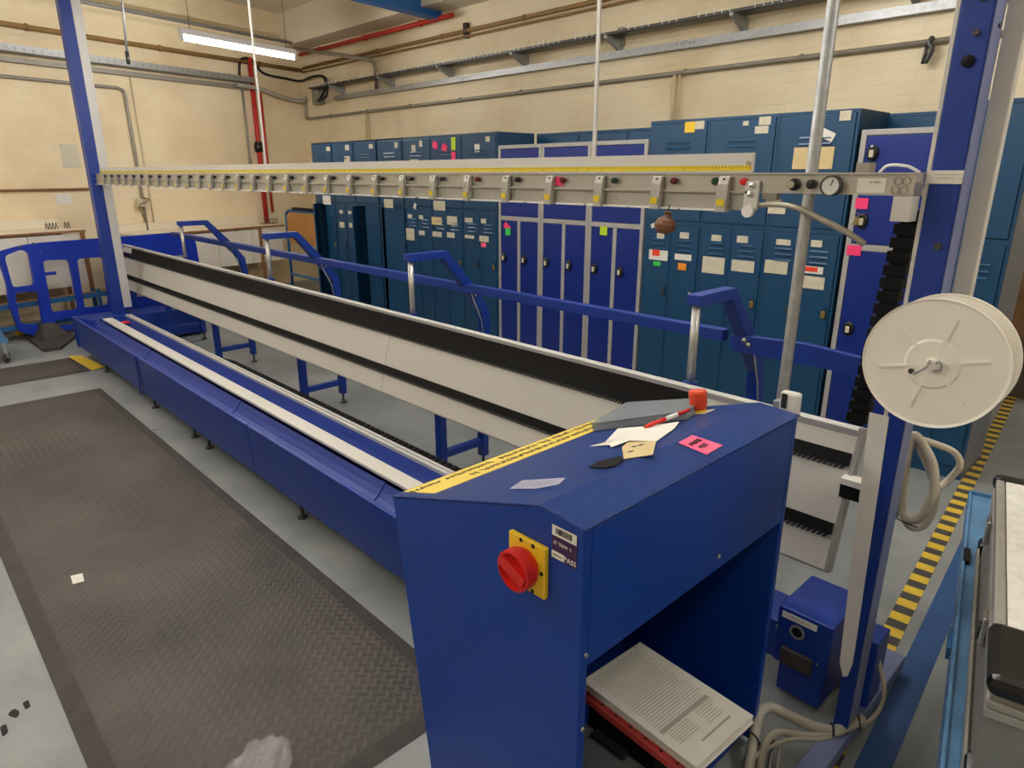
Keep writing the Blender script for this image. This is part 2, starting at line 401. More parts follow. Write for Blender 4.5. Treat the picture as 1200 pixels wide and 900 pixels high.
# junction box + black cable in the corner
t = thing('junction_box', aty(374,112,5.33), 'small grey junction box with black cable loops in the room corner', 'junction box')
p = aty(374,112,5.33); box('box_body', 'grey_pipe', t, p.x-.13, p.x+.05, 5.28, YB, p.z-.12, p.z+.12, .004)
mb = MB(); mb.tube(smooth_path([aty(372,118,5.25), aty(382,113,5.2), aty(383,100,5.22), aty(381,91,5.3)]), .018, 8); mb.build('cable_loop', 'black_cable', t)
pipe('black_cable', smooth_path([lw(281,100,.05), lw(281,74,.05), lw(287,68,.05), lw(297,72,.05), lw(309,86,.05), lw(335,92,.06), lw(352,95,.07), aty(366,90,5.3), aty(379,90,5.3), aty(381,104,5.29), aty(374,118,5.28)], 5), .018, 'black_cable', 'black cable looping from the red riser to the corner junction box', 'cable')
pipe('bent_conduit', [aty(345,57,5.1)]+smooth_path([aty(428,69,5.25), aty(437,72,5.3), aty(440,82,5.33)],3)+[aty(441,105,5.36)], .025, 'grey_pipe', 'bent galvanised conduit dropping onto the cable tray', 'conduit')
for u, v, c in ((541,28,1),(723,35,0)):
    p = aty(u+5, v+6, yb)
    mb = MB(); mb.box(p.x-.03, p.x+.03, YB-.05, YB, p.z-.09, p.z+.06)
    mb.build('wall_bracket' if c else 'wall_box', 'rubber' if c else 'grey_pipe', org=(p.x,YB,p.z), label='rusty iron bracket sticking out below the brown pipe' if c else 'small grey electrical box above the cable tray', cat='bracket' if c else 'electrical box')
t = thing('pipe_hook', aty(1088,50,5.36), 'dark hanging iron hook on the long grey conduit', 'hook')
MB().tube(smooth_path([aty(1093,43,5.34), aty(1089,50,5.33), aty(1092,58,5.33), aty(1084,74,5.34)]), .016, 6).build('hook_rod', 'steel_dark', t)
MB().tube([aty(1087,52,5.34), aty(1081,75,5.34)], .012, 6).build('hook_tail', 'steel_dark', t)
# --- left wall services
def lrun(u0, v0, u1, v1, o): return lw(u0,v0,o), lw(u1,v1,o)
def along(z, o, s0, s1): return [Lp(s0,o,z), Lp(s1,o,z)]
pipe('wall_pipe', along(3.14,.04,.05,9), .028, 'brown_pipe', 'brown pipe running high along the left wall', extra=clips(Lp(.05,.04,3.14), Lp(9,.04,3.14), 6))
pipe('ceiling_conduit', along(3.40,.5,.6,9), .022, 'galv', 'galvanised conduit above the fluorescent tube', 'conduit')
t = thing('cable_tray', Lp(5,.1,2.8), 'galvanised cable tray with bundled cables along the left wall', 'cable tray')
def lbox(name, m, par, s0, s1, o0, o1, z0, z1, **k): return MB().obox(Lp(s0,o0,z0), -LD*(s1-s0), LN*(o1-o0), (0,0,z1-z0)).build(name, m, par, **k)
lbox('tray', 'galv', t, 1.06, 9, .002, .2, 2.86, 2.865); lbox('tray_lip', 'galv', t, 1.06, 9, .197, .2, 2.86, 2.93)
mb = MB()
for k in range(4): mb.tube([Lp(1.06,.03+k*.04,2.89), Lp(4,.04+k*.04,2.895), Lp(9,.03+k*.04,2.89)], .018, 6)
mb.build('cable_run', 'cable_grey', t)
mb = MB()
for k in range(90):
    s = 1.1+k*.085; mb.obox(Lp(s,.201,2.875), -LD*.02, LN*.001, (0,0,.03))
mb.build('slot_row', 'grey_pipe', t, kind='stuff')
t = thing('cable_trunking', Lp(5,.1,2.75), 'grey rectangular trunking just below the left wall tray', 'trunking')
for k in range(3): lbox('trunk_length', 'grey_pipe', t, 1.06+k*2.8+.004, 1.06+(k+1)*2.8, .002, .07, 2.775, 2.825)
pipe('cable_bundle', smooth_path([Lp(1.3,.13,2.82), Lp(.95,.14,2.80), Lp(.5,.12,2.72), Lp(.15,.08,2.70), (-10.1,5.3,2.74)],4), .03, 'cable_grey', 'sagging grey cable bundle linking the two walls in the corner', 'cable')
red = thing('riser_pipe', Lp(.98,.05,0), 'red vertical pipe with a valve on the left wall', 'pipe')
MB().tube([Lp(.98,.05,3.2), Lp(.98,.05,.95)], .034, 10).build('pipe_run', 'red_pipe', red)
MB().lathe([(0,0),(.055,0),(.065,.05),(.065,.09),(.05,.14),(0,.14)], Lp(.98,.05,1.95), (0,0,1), 12).build('valve', 'black_gloss', red)
pipe('drop_conduit', [Lp(1.14,.03,2.78), Lp(1.14,.03,1.5)], .018, 'grey_pipe', 'thin grey conduit left of the red riser', extra=[[Lp(1.14,.03,1.86), Lp(1.14,.03,1.80)]])
pipe('drop_conduit', [Lp(.84,.03,2.75), Lp(.84,.03,1.1)], .02, 'red_pipe', 'thin dark red conduit right of the red riser')
pipe('wall_conduit', [Lp(8.5,.03,2.63), Lp(2.95,.03,2.63)]+smooth_path([Lp(2.9,.03,2.63), Lp(2.83,.03,2.60), Lp(2.82,.03,2.52)],3)+[Lp(2.81,.03,1.7), Lp(2.81,.03,.95)], .018, 'grey_pipe', 'grey conduit along the left wall bending down to a socket')
pipe('pale_cord', [Lp(2.72,.02,2.8), Lp(2.70,.02,1.0)], .007, 'cream_pipe', 'thin pale cord beside the bending conduit', 'cord')
pipe('wall_conduit', [Lp(8.5,.02,1.475), Lp(3.4,.02,1.475)], .014, 'wood_edge', 'brown conduit at eye height on the left wall')
p = lw(165,237,.05)
t = thing('wall_socket', p, 'small brown socket with tangled cord on the left wall', 'socket')
MB().obox(p-LD*.06-Vector((0,0,.05)), LD*.12, LN*.05, (0,0,.1)).build('socket_box', 'paper_old', t)
MB().tube(smooth_path([p+Vector((.06,0,.06)), p+Vector((.08,.08,.03)), p+Vector((.09,-.05,-.04)), p+Vector((.07,0,-.22))]), .009, 6).build('socket_cord', 'cardboard', t)
for u, v, w_, h_, m_, lb in ((82,183,.19,.26,'paper_old','faded paper notice high on the left wall'),(75,233,.16,.12,'paper','small pale paper notice low on the left wall')):
    p = lw(u, v, .002); MB().obox(p+LD*w_/2-Vector((0,0,h_/2)), -LD*w_, LN*.002, (0,0,h_)).build('wall_notice', m_, org=p, label=lb, cat='notice')

# --- fluorescent lamps: the one in view and the other rows of the room
td = Vector((-.26,.97,0)).normalized()
def tube_lamp(c, ln, label, group=None):
    t = thing('tube_lamp', c, label, 'lamp', group or 'fluorescent tubes under the roof'); c = Vector(c); s = Vector((td.y,-td.x,0))
    MB().obox(c-td*ln/2-s*.03+Vector((0,0,.03)), td*ln, s*.06, (0,0,.055)).build('batten', 'batten', t, bevel=.004)
    MB().tube([c-td*(ln/2-.02), c+td*(ln/2-.02)], .02, 10).build('tube', 'tube_glow', t)
    for e in (-1, 1):
        q = c+td*e*(ln/2-.012); MB().obox(q-td*.012-s*.02-Vector((0,0,.024)), td*.024, s*.04, (0,0,.06)).build('lampholder', 'batten', t)
        q = c+td*e*ln*.42; MB().tube([q+Vector((0,0,.085)), q+Vector((0,0,ZC-c.z))], .003, 5).build('hanger', 'steel_dark', t)
a = atz(211,44,2.9); b = atz(346,68,2.9)
tube_lamp((a+b)/2, (b-a).length, 'lit fluorescent tube hanging near the left wall')
for x, y, lb in ((-4.4,1.4,'over the middle of the long bench'),(-1.7,1.9,'over the control console'),(.9,2.2,'above the flight case'),(-2.4,-.9,'over the walkway behind the mat'),(-5.0,-.9,'over the walkway at the far end of the mat'),(.6,-1.2,'over the aisle at the camera'),(-2.3,3.7,'above the silver framed lockers'),(-.3,6.9,'in the passage beyond the lockers'),(-7.0,.2,'beyond the end of the long mat')):
    z = 3.05 if y < 6 else 2.95
    tube_lamp((x, y, z), 1.45, 'lit fluorescent tube hanging '+lb)

# --- mats and marks on the floor
def mat_thing(name, x0, x1, y0, y1, label, lip=.06, shear=0):
    t = thing(name, ((x0+x1)/2, (y0+y1)/2, 0), label, 'mat', 'rubber floor mats')
    mb = MB(); h = .012; vs = []
    for z, i in ((0.001,0),(h,lip)):
        vs += [(x0+i, y0+i, z), (x1-i, y0+i, z), (x1-i, y1-i, z), (x0+i, y1-i, z)]
    mb.add(vs[:4]+vs[4:], [(0,1,5,4),(1,2,6,5),(2,3,7,6),(3,0,4,7),(0,3,2,1)]); mb.build('bevelled_edge', 'mat_edge', t)
    MB().box(x0+lip, x1-lip, y0+lip, y1-lip, h-.006, h+.0006).build('tread_surface', 'mat_tread', t)
    return t
mat_thing('floor_mat', -6.02, -1.385, .16, 1.15, 'long dark tread-patterned rubber mat in front of the bench')
mat_thing('floor_mat', -7.27, -6.62, -.6, 1.22, 'smaller dark rubber mat by the end of the bench')
q = [atz(80,418,.003), atz(95,417,.003), atz(123,430,.003), atz(108,434,.003)]
MB().ext(q, (0,0,.004)).build('yellow_marker', 'yellow_floor', org=q[0], label='yellow floor strip by the foot of the bench end', cat='floor marking')
p = atz(92,678,.0135)
mb = MB(); mb.ext([p+V(-.045,-.02,0), p+V(.035,-.028,.002), p+V(.045,.012,.003), p+V(-.03,.022,.001)], (0,0,.0012)); mb.build('paper_scrap', 'paper', org=p, label='small torn paper scrap lying on the long mat', cat='paper')
for pts in ([(8,838),(16,830),(24,834),(20,842)],[(26,824),(33,820),(36,828),(30,832)],[(0,852),(7,848),(10,858),(3,864)]):
    q = [atz(u,v,.0006) for u, v in pts]; MB().ext(rounded(q,.02), (0,0,.0008)).build('floor_stain', 'ink', bpy.data.objects['floor'])
# hazard tape
A = Vector((-.588,2.5,0)); B = Vector((-.83,5.12,0)); hd = (B-A).normalized(); hs = Vector((hd.y,-hd.x,0)); hw = .068
t = thing('hazard_tape', A, 'black and yellow hazard tape stuck along the walkway floor', 'floor tape')
MB().obox(A-hd*1.6-V(0,0,0), hd*5.6, hs*hw, (0,0,.0012)).build('tape_strip', 'tape_dark', t)
blk = None
for k in range(46):
    o = A+hd*(-1.4+k*.115)+V(0,0,.0012)
    if blk is None:
        blk = MB().obox(V(0,0,0), hs*hw, hs*.0+hd*.058+hs*0, (0,0,.0006)); blk = blk.build('yellow_block', 'yellow_floor', t, org=o*0); blk.location = o-A; ORG[blk.name] = o
    else: again(blk, t, o, 'yellow_block')
p = [atz(1000,900,.0), atz(1040,900,0), atz(1155,625,0), atz(1140,605,0)]
bd = (p[3]-p[0]).normalized(); bs = Vector((bd.y,-bd.x,0))
MB().obox(p[0]-bd*1.5, bd*3.6, bs*.085, (0,0,.001)).build('blue_floor_line', 'blue_paint', org=p[0], label='dark blue painted line on the floor beside the trolley', cat='floor marking')

# ================================================================== THE MACHINE
# --- front trough bench
XN, XF = -1.28, -7.22
tr = thing('trough_bench', ((XN+XF)/2, 1.5, 0), 'long low blue steel trough bench with a white rail in front of the white board', 'bench')
seams = [XF, -5.28, -3.35, XN]
for a, b in zip(seams[:-1], seams[1:]):
    mb = MB(); mb.ext([(a+.003,1.262,.392),(a+.003,1.282,.392),(a+.003,1.305,.10),(a+.003,1.285,.10)], (b-a-.006,0,0)); mb.build('front_panel', 'blue', tr, bevel=.003)
def run(name, prof, m, x0=XF+.01, x1=XN, bevel=0): return MB().ext([(x0,y,z) for y, z in prof], (x1-x0,0,0)).build(name, m, tr, bevel=bevel)
box('seam_strip', 'blue', tr, -5.30, -5.265, 1.255, 1.262, .10, .39)
# curved gutter between front panel and rail
def arc(y0, z0, y1, z1, sag, n=8):
    return [(y0+(y1-y0)*k/n, z0+(z1-z0)*k/n-sag*math.sin(math.pi*k/n)) for k in range(n+1)]
g = arc(1.282,.375,1.455,.345,.085)
gs_ = [XF+.02, -5.6, -3.9, -2.35, XN]
for a, b in zip(gs_[:-1], gs_[1:]): run('gutter', g+[(y,z-.006) for y, z in g[::-1]], 'blue', a+.002, b-.002)
for x in gs_[1:-1]:
    g2 = [(y,z+.006) for y, z in g]; run('gutter_joint', g2+[(y,z-.016) for y, z in g[::-1]], 'blue', x-.012, x+.012)
run('white_rail', [(1.445,.372),(1.525,.372),(1.525,.388),(1.445,.388)], 'white_board', -6.93, XN, .003)
g = arc(1.525,.36,1.70,.335,.11)
run('inner_channel', g+[(y,z-.006) for y, z in g[::-1]], 'blue')
run('rear_rail', [(1.70,.33),(1.745,.33),(1.745,.352),(1.728,.352),(1.728,.342),(1.718,.342),(1.718,.352),(1.70,.352)], 'alu_white', -7.2, XN)
run('rear_panel', [(1.745,.33),(1.752,.33),(1.752,.14),(1.745,.14)], 'blue')
run('base_plate', [(1.31,.11),(1.745,.11),(1.745,.125),(1.31,.125)], 'blue')
# far end plates
mb = MB(); mb.ext([(XF,1.262,.392),(XF,1.262,.10),(XF,1.78,.10),(XF,1.78,.34),(XF,1.5,.30)], (.012,0,0)); mb.build('end_plate', 'blue', tr)
MB().lathe([(0,0),(.05,0),(.05,.01),(0,.01)], (-7.05,1.66,.30), (0,0,1), 14).build('red_cap', 'red', tr)
foot = None
for x in (-6.5, -5.203, -4.399, -4.146, -2.911, -1.7):
    o = Vector((x, 1.32, 0))
    if foot is None:
        m1 = MB().lathe([(0,0),(.026,0),(.026,.008),(.009,.014),(.009,.10),(0,.10)], (0,0,0), (0,0,1), 10); foot = m1.build('levelling_foot', 'steel_dark', tr, org=(0,0,0)); foot.location = o-ORG[tr.name]; ORG[foot.name] = o
    else: again(foot, tr, o, 'levelling_foot')
for x in (-6.0,-4.2,-2.4): MB().lathe([(0,0),(.026,0),(.026,.008),(.009,.014),(.009,.12),(0,.12)], (x,1.70,0), (0,0,1), 10).build('levelling_foot', 'steel_dark', tr)
# scuffs: worn paint on the gutter lip
for (u0, v0, u1, v1) in ((287,492,345,525),(355,533,366,540),(375,548,395,560)):
    a, b = aty(u0,v0,1.282), aty(u1,v1,1.282)
    MB().ext([(a.x,1.285,.381),(b.x,1.285,.381),(b.x,1.297,.3655),(a.x,1.297,.3655)], (0,.0006,.0012)).build('worn_paint', 'scuff', tr)
# cable chain lying behind the rear rail
mb = MB(); x = -5.9; r = random.Random(5)
while x < -1.45:
    z = .27 if x > -5.0 else .27-(-5.0-x)*.10
    mb.box(x, x+.034, 1.80, 1.86, z-.02, z+.03); mb.box(x+.034, x+.046, 1.81, 1.85, z-.012, z+.02); x += .046
mb.build('cable_chain', 'black', tr, kind='stuff')
box('chain_channel', 'blue', tr, -5.9, -1.4, 1.79, 1.87, .14, .248)

# --- gantry: two columns, the clamp beam
ga = thing('gantry', (-.47, 1.85, 0), 'blue gantry frame with aluminium clamp beam and yellow tape measure above the bench', 'gantry')
def col_box(name, m, x0, x1, y0, y1, z0, z1, bev=.003): return box(name, m, ga, x0, x1, y0, y1, z0, z1, bev)
# right-hand column
col_box('column', 'blue', -.502, -.462, 1.80, 1.872, .06, 3.5)
col_box('column_cover', 'blue', -.5019, -.4385, 1.7975, 1.872, 1.2, 3.5)
col_box('side_sheen', 'blue_sheen', -.4615, -.4585, 1.802, 1.870, .10, 1.2, .001); col_box('side_sheen', 'blue_sheen', -.438, -.435, 1.800, 1.871, 1.2, 3.5, .001)  # thin pale faces added to paint the light sheen on the column side
col_box('guide_rail', 'alu_white', -.512, -.5025, 1.80, 1.85, .3, 3.5, .001)
MB().ext([(-.545,1.797,1.06),(-.498,1.797,1.06),(-.478,1.797,.32),(-.485,1.797,.27),(-.497,1.797,.26),(-.512,1.797,.30)], (0,.003,0)).build('edge_strip', 'white_film', ga)
col_box('cable_duct', 'alu_white', -.434, -.394, 1.875, 1.905, 1.2, 3.5)
col_box('foot_plate', 'blue_sheen', -.515, -.455, 1.40, 2.30, .02, .07)
col_box('gusset_box', 'blue', -.500, -.445, 1.89, 1.99, .12, .35)
for z in (2.0, 1.935): MB().cyl((-.463,1.7975,z), (-.463,1.792,z), .007, 10).build('bolt', 'steel_dark', ga)
MB().lathe([(0,0),(.012,0),(.013,.004),(0,.009)], (-.468,1.7975,1.88), (0,-1,0), 14).build('grommet', 'black', ga)
MB().cyl((-.46,1.7975,1.49), (-.46,1.792,1.49), .008, 10).build('bolt', 'steel_dark', ga)
for z in (1.95, 2.05): MB().cyl((-.435,1.84,z), (-.431,1.84,z), .005, 8).build('bolt', 'steel_dark', ga)
lb = MB().box(-.508,-.4365,1.7955,1.7975,1.628,1.657).build('paper_label', 'paper', ga)
mb = MB(); scrawl(mb, (-.464,1.7954,1.648), (1,0,0), (0,0,1), (0,-1,0), .05, .004, 12, 3); scrawl(mb, (-.464,1.7954,1.640), (1,0,0), (0,0,1), (0,-1,0), .05, .004, 12, 4); mb.build('writing', 'cable_grey', lb)
# left-hand column
xl = -7.55
a, b, c = [atx(u, 277, xl).y for u in (118,130,138)]
col_box('column', 'blue', xl-.12, xl, a, b+.02, .05, 3.6); col_box('guide_rail', 'alu_white', xl-.10, xl+.012, b+.005, c+.02, .36, 3.6)
col_box('foot_plate', 'blue', xl-.2, xl+.15, 1.35, 2.5, .03, .30)
# the beam
YF = 1.735                                  # front face of the beam
XL, XR = -7.53, -.512
mb = MB(); mb.box(XL, XR, YF, YF+.06, 1.602, 1.648); mb.box(XL, XR, YF-.008, YF+.07, 1.6485, 1.6525)
mb.build('beam_extrusion', 'alu', ga)
mb = MB(); mb.box(XL, -.905, YF-.002, YF+.03, 1.556, 1.601); mb.box(XL, -.905, YF-.012, YF, 1.600, 1.606); mb.build('clamp_channel', 'clamp', ga)
XS = -.915
box('scale_board', 'alu_white', ga, -7.45, XS, YF+.02, YF+.03, 1.653, 1.703)
MB().box(-7.45, XS-.003, YF+.0185, YF+.02, 1.657, 1.671).build('tape_measure', 'yellow_tape', ga)
mb = MB()
for k in range(640):
    x = XS-.006-k*.0102; big = k % 5 == 0
    mb.box(x-.0007, x+.0007, YF+.0181, YF+.0185, 1.664 if not big else 1.660, 1.671)
mb.build('tape_marks', 'ink', ga, kind='stuff')
MB().cyl((XS-.012,YF+.019,1.678),(XS-.012,YF+.014,1.678), .005, 8).build('bolt', 'chrome', ga)
mb = MB(); x = -.96
while x > -7.4:
    ln = random.uniform(.12,.2); mb.box(x-ln, x, YF-.016, YF-.002, 1.552, 1.557); x -= ln+random.uniform(.004,.03)
mb.build('seal_strip', 'white', ga)
cl = None; bt = {}
for k in range(30):
    x = -.974-k*.2158
    o = Vector((x, YF, 1.602))
    if cl is None:
        mb = MB(); mb.ext([(-.016,-.028,-.052),(-.016,-.01,-.052),(-.016,-.002,-.01),(-.016,-.002,.040),(-.016,-.014,.042),(-.016,-.022,.02),(-.016,-.024,-.02)], (.032,0,0))
        cl = mb.build('clamp', 'clamp', ga, org=(0,0,0), bevel=.002); cl.location = o-ORG[ga.name]; ORG[cl.name] = o
        st_ = MB().box(-.0115,.0115,-.0290,-.0278,-.036,-.018).build('yellow_sticker', 'yellow_tape', cl, org=(0,0,0)); st_.location = (0,0,0)
        sc_ = MB().cyl((0,-.0135,.034),(0,-.018,.032), .004, 8).build('screw', 'black', cl, org=(0,0,0)); sc_.location = (0,0,0)
    else:
        c2 = again(cl, ga, o, 'clamp'); c2.modifiers.new('bevel','BEVEL').width = .002
        for q in (st_, sc_): 
            z_ = again(q, c2, o); z_.location = (0,0,0)
def knob(x, z, m, r=.011, name='knob'): return MB().lathe([(0,0),(r*.8,0),(r,.01),(r*.85,.016),(0,.017)], (x,YF,z), (0,-1,0), 12).build(name, m, ga)
mat('green_knob', (16,60,40), .3); mat('dark_red', (96,24,24), .3)
for k in range(30):
    x = -.974-k*.2158
    knob(x+.053, 1.630, {0:'red',1:'dark_red',2:'green_knob',3:'dark_red',4:'black_gloss',5:'dark_red'}.get(k,'black_gloss'), .010)
knob(-1.004, 1.630, 'green_knob')
nt_ = MB().box(-1.605,-1.572,YF-.003,YF-.001,1.612,1.640).build('pink_note', 'hot_pink', ga)
# right end of the beam: swivel plate, valves, gauge, label
mb = MB(); mb.ext([(-.915,YF-.012,1.632),(-.875,YF-.012,1.632),(-.875,YF-.012,1.56),(-.895,YF-.012,1.548),(-.915,YF-.012,1.556)], (0,.01,0)); mb.build('end_bracket', 'alu_white', ga, bevel=.002)
for x, z in ((-.893,1.621),(-.897,1.598)): MB().lathe([(0,0),(.008,0),(.007,.006),(0,.008)], (x,YF-.012,z), (0,-1,0), 10).build('bolt', 'chrome', ga)
MB().lathe([(0,0),(.016,0),(.016,.012),(0,.012)], (-.895,YF-.013,1.555), (0,-1,0), 14).build('wheel', 'white', ga)
MB().lathe([(0,0),(.015,0),(.015,.008),(.011,.010),(.011,.022),(0,.022)], (-.785,YF,1.624), (0,-1,0), 16).build('valve_knob', 'black_gloss', ga)
MB().lathe([(0,.0),(.009,.0),(.009,.004),(0,.004)], (-.785,YF-.022,1.624), (0,-1,0), 12).build('valve_cap', 'chrome', ga)
MB().lathe([(0,0),(.011,0),(.012,.012),(0,.014)], (-.741,YF,1.625), (0,-1,0), 12).build('knob', 'black_gloss', ga)
gp = MB().lathe([(0,0),(.024,0),(.024,.022),(.021,.022),(.021,.018)], (-.690,YF,1.622), (0,-1,0), 24).build('pressure_gauge', 'steel_dark', ga)
MB().lathe([(0,.018),(.0212,.018),(.0212,.019),(0,.019)], (-.690,YF,1.622), (0,-1,0), 24).build('gauge_face', 'gauge_face', gp)
MB().bar((-.690,YF-.0197,1.622),(-.684,YF-.0197,1.637), .002, .0006, (0,1,0)).build('gauge_needle', 'ink', gp)
lb = MB().box(-.635,-.572,YF-.0015,YF,1.607,1.640).build('paper_label', 'paper', ga)
mb = MB(); scrawl(mb, (-.596,YF-.0016,1.631), (1,0,0), (0,0,1), (0,-1,0), .024, .005, 7, 8); mb.build('writing', 'ink', lb)
mb = MB()
for i in range(2):
    for j in range(2): mb.lathe([(.0095,0),(.0095,.002),(.007,.002),(.007,0)], (-.548+i*.018-j*.003,YF-.0002,1.634-j*.020), (0,-1,0), 14, True)
mb.build('port_set', 'grey_pipe', ga)
box('beam_end_plate', 'alu_white', ga, -.552, -.512, YF, YF+.05, 1.545, 1.601)
box('beam_end_box', 'grey_pipe', ga, -.655, -.625, YF+.03, YF+.07, 1.653, 1.675)
MB().tube(smooth_path([(-.60,YF+.03,1.653),(-.58,YF+.02,1.668),(-.54,YF+.02,1.666),(-.515,YF+.03,1.652)]), .0035, 6).build('air_line', 'white', ga)
box('bracket_under', 'grey_pipe', ga, -.87, -.83, YF+.0, YF+.02, 1.586, 1.602)
box('bracket_pad', 'paper_old', ga, -.86, -.82, YF+.005, YF+.015, 1.566, 1.586)
pts = [aty(888,240,YF), aty(915,240,YF-.01), aty(935,244,YF-.02), aty(960,256,YF-.01), aty(990,271,YF+.0), aty(1013,286,YF+.02)]
MB().tube(smooth_path(pts), .0075, 10).build('flexible_conduit', 'conduit_flex', ga)
# vertical drag chain by the right-hand column
mb = MB(); z = 1.565
while z > 1.0:
    f = (1.565-z)/.56; x = -.548-.045*f
    mb.box(x-.036, x+.016, 1.88, 1.92, z-.026, z); mb.box(x-.028, x+.008, 1.885, 1.915, z-.034, z-.026); z -= .034
mb.build('drag_chain', 'black', ga, kind='stuff')

# --- suspension struts above the beam
for u0, u1, uw, y, lb, zt in ((698,707,7,1.86,'white hanging strut above the middle of the clamp beam',3.8),(312,303,3,1.86,'thin pale hanging strut above the far half of the clamp beam',3.8)):
    a = aty(u0, 185, y); wd = .012 if uw > 5 else .012
    t = thing('hanging_strut', (a.x,y,1.653), lb, 'strut')
    mb = MB(); mb.box(a.x-wd/2, a.x+wd/2, y-.012, y-.010, 1.62, zt); mb.box(a.x-wd/2, a.x-wd/2+.002, y-.010, y-.004, 1.62, zt); mb.box(a.x+wd/2-.002, a.x+wd/2, y-.010, y-.004, 1.62, zt)
    mb.build('channel', 'alu_white', t); box('foot_clip', 'alu', t, a.x-wd, a.x+wd, y-.064, y-.012, 1.605, 1.625)
p = lw(149,63,1.2); q = lw(143,0,1.2)
t = thing('hanging_rod', p, 'short pale rod hanging from the roof by the left column', 'rod')
MB().tube([p, q, q+Vector((0,0,.4))], .012, 6).build('rod', 'galv', t); MB().tube([p+V(0,0,.02), p-V(0,0,.1)], .02, 6).build('rod_end', 'steel_dark', t)

# --- galvanised pole beside the console
t = thing('galvanised_pole', (-.762,1.75,0), 'tall galvanised steel pole standing behind the console', 'pole')
MB().tube([(-.762,1.75,.005),(-.755,1.75,1.2),(-.748,1.75,3.85)], .0145, 16).build('pole', 'galv', t)
MB().lathe([(.0,0),(.05,0),(.05,.008),(.02,.012),(.0,.012)], (-.762,1.75,0), (0,0,1), 16).build('base_flange', 'galv', t)
t = thing('white_socket', (-.70,1.72,1.02), 'white plastic plug socket by the foot of the galvanised pole', 'socket')
a = plane(940,470,(0,1.72,0),(0,1,0))
box('socket_body', 'white', t, -.742, -.690, 1.70, 1.728, 1.03, 1.095, .008); box('socket_grille', 'steel_dark', t, -.735, -.72, 1.697, 1.70, 1.05, 1.09)
box('socket_bracket', 'galv', t, -.762, -.742, 1.71, 1.742, 1.02, 1.06)

# --- the white inspection board
bo = thing('white_board', (-4, 2.0, .45), 'long white steep leaning board with two black brush strips', 'board')
T0, B0 = Vector((0,2.087,.901)), Vector((0,1.975,.462))           # top and bottom of the face
bu = (T0-B0); bl = bu.length; bu.normalize(); bn = Vector((0,-bu.z,bu.y))   # bn: towards the operator
XB0, XB1 = -8.42, -.652
def onb(x, f, off=0): return Vector((x,0,0))+B0+bu*bl*f+bn*off
def bpanel(name, m, x0, x1, f0, f1, o0, o1, par=bo, bev=0): return MB().obox(onb(x0,f0,o0), (x1-x0,0,0), bu*bl*(f1-f0), bn*(o1-o0)).build(name, m, par, bevel=bev)
bpanel('core', 'alu_white', XB0, XB1+.0, 0, 1, -.035, -.004)
for a, b in ((XB0,-3.165),(-3.162,XB1)):
    bpanel('lower_panel', 'white_board', a, b, 0, .225, -.004, 0, bev=.0015)
    bpanel('middle_panel', 'white_board', a, b, .335, .715, -.004, 0, bev=.0015)
bpanel('upper_panel', 'white_board', XB0, XB1, .835, .955, -.004, 0)
bpanel('black_cover', 'black_cover', XB0+.35, -1.18, .835, .965, .0005, .006)
MB().ext([onb(XB0,.955,.0), onb(XB0,1.0,.012), onb(XB0,1.02,.008), onb(XB0,1.02,-.04), onb(XB0,.955,-.04)], (XB1-XB0,0,0)).build('top_rail', 'alu_white', bo, bevel=.002)
bpanel('bottom_edge', 'case_side', XB0, XB1, -.012, 0, -.035, 0)
bpanel('end_cap', 'case_alu', XB1, XB1+.012, -.01, 1.02, -.04, .002)
def brush(name, f0, f1):
    mb = MB(); n = 470; dx = (XB1-XB0-.01)/n
    o = .004
    mb.obox(onb(XB0,f0+.03,-.002), (XB1-XB0-.005,0,0), bu*bl*(f1-f0-.03), bn*.008)
    for k in range(n):
        x = XB0+.002+k*dx
        mb.add([onb(x,f0+.031,o), onb(x+dx*.9,f0+.031,o), onb(x+dx*.62-.006,f0+.002,o+.006), onb(x+.0-.006,f0+.002,o+.006)], [(0,1,2,3)])
    return mb.build(name, 'black', bo)
brush('brush_strip', .715, .835); brush('brush_strip', .225, .335)
box('tail_bracket', 'black', bo, -.66, -.585, 2.02, 2.06, .70, .745); box('tail_plate', 'white_film', bo, -.66, -.585, 2.015, 2.06, .745, .765)

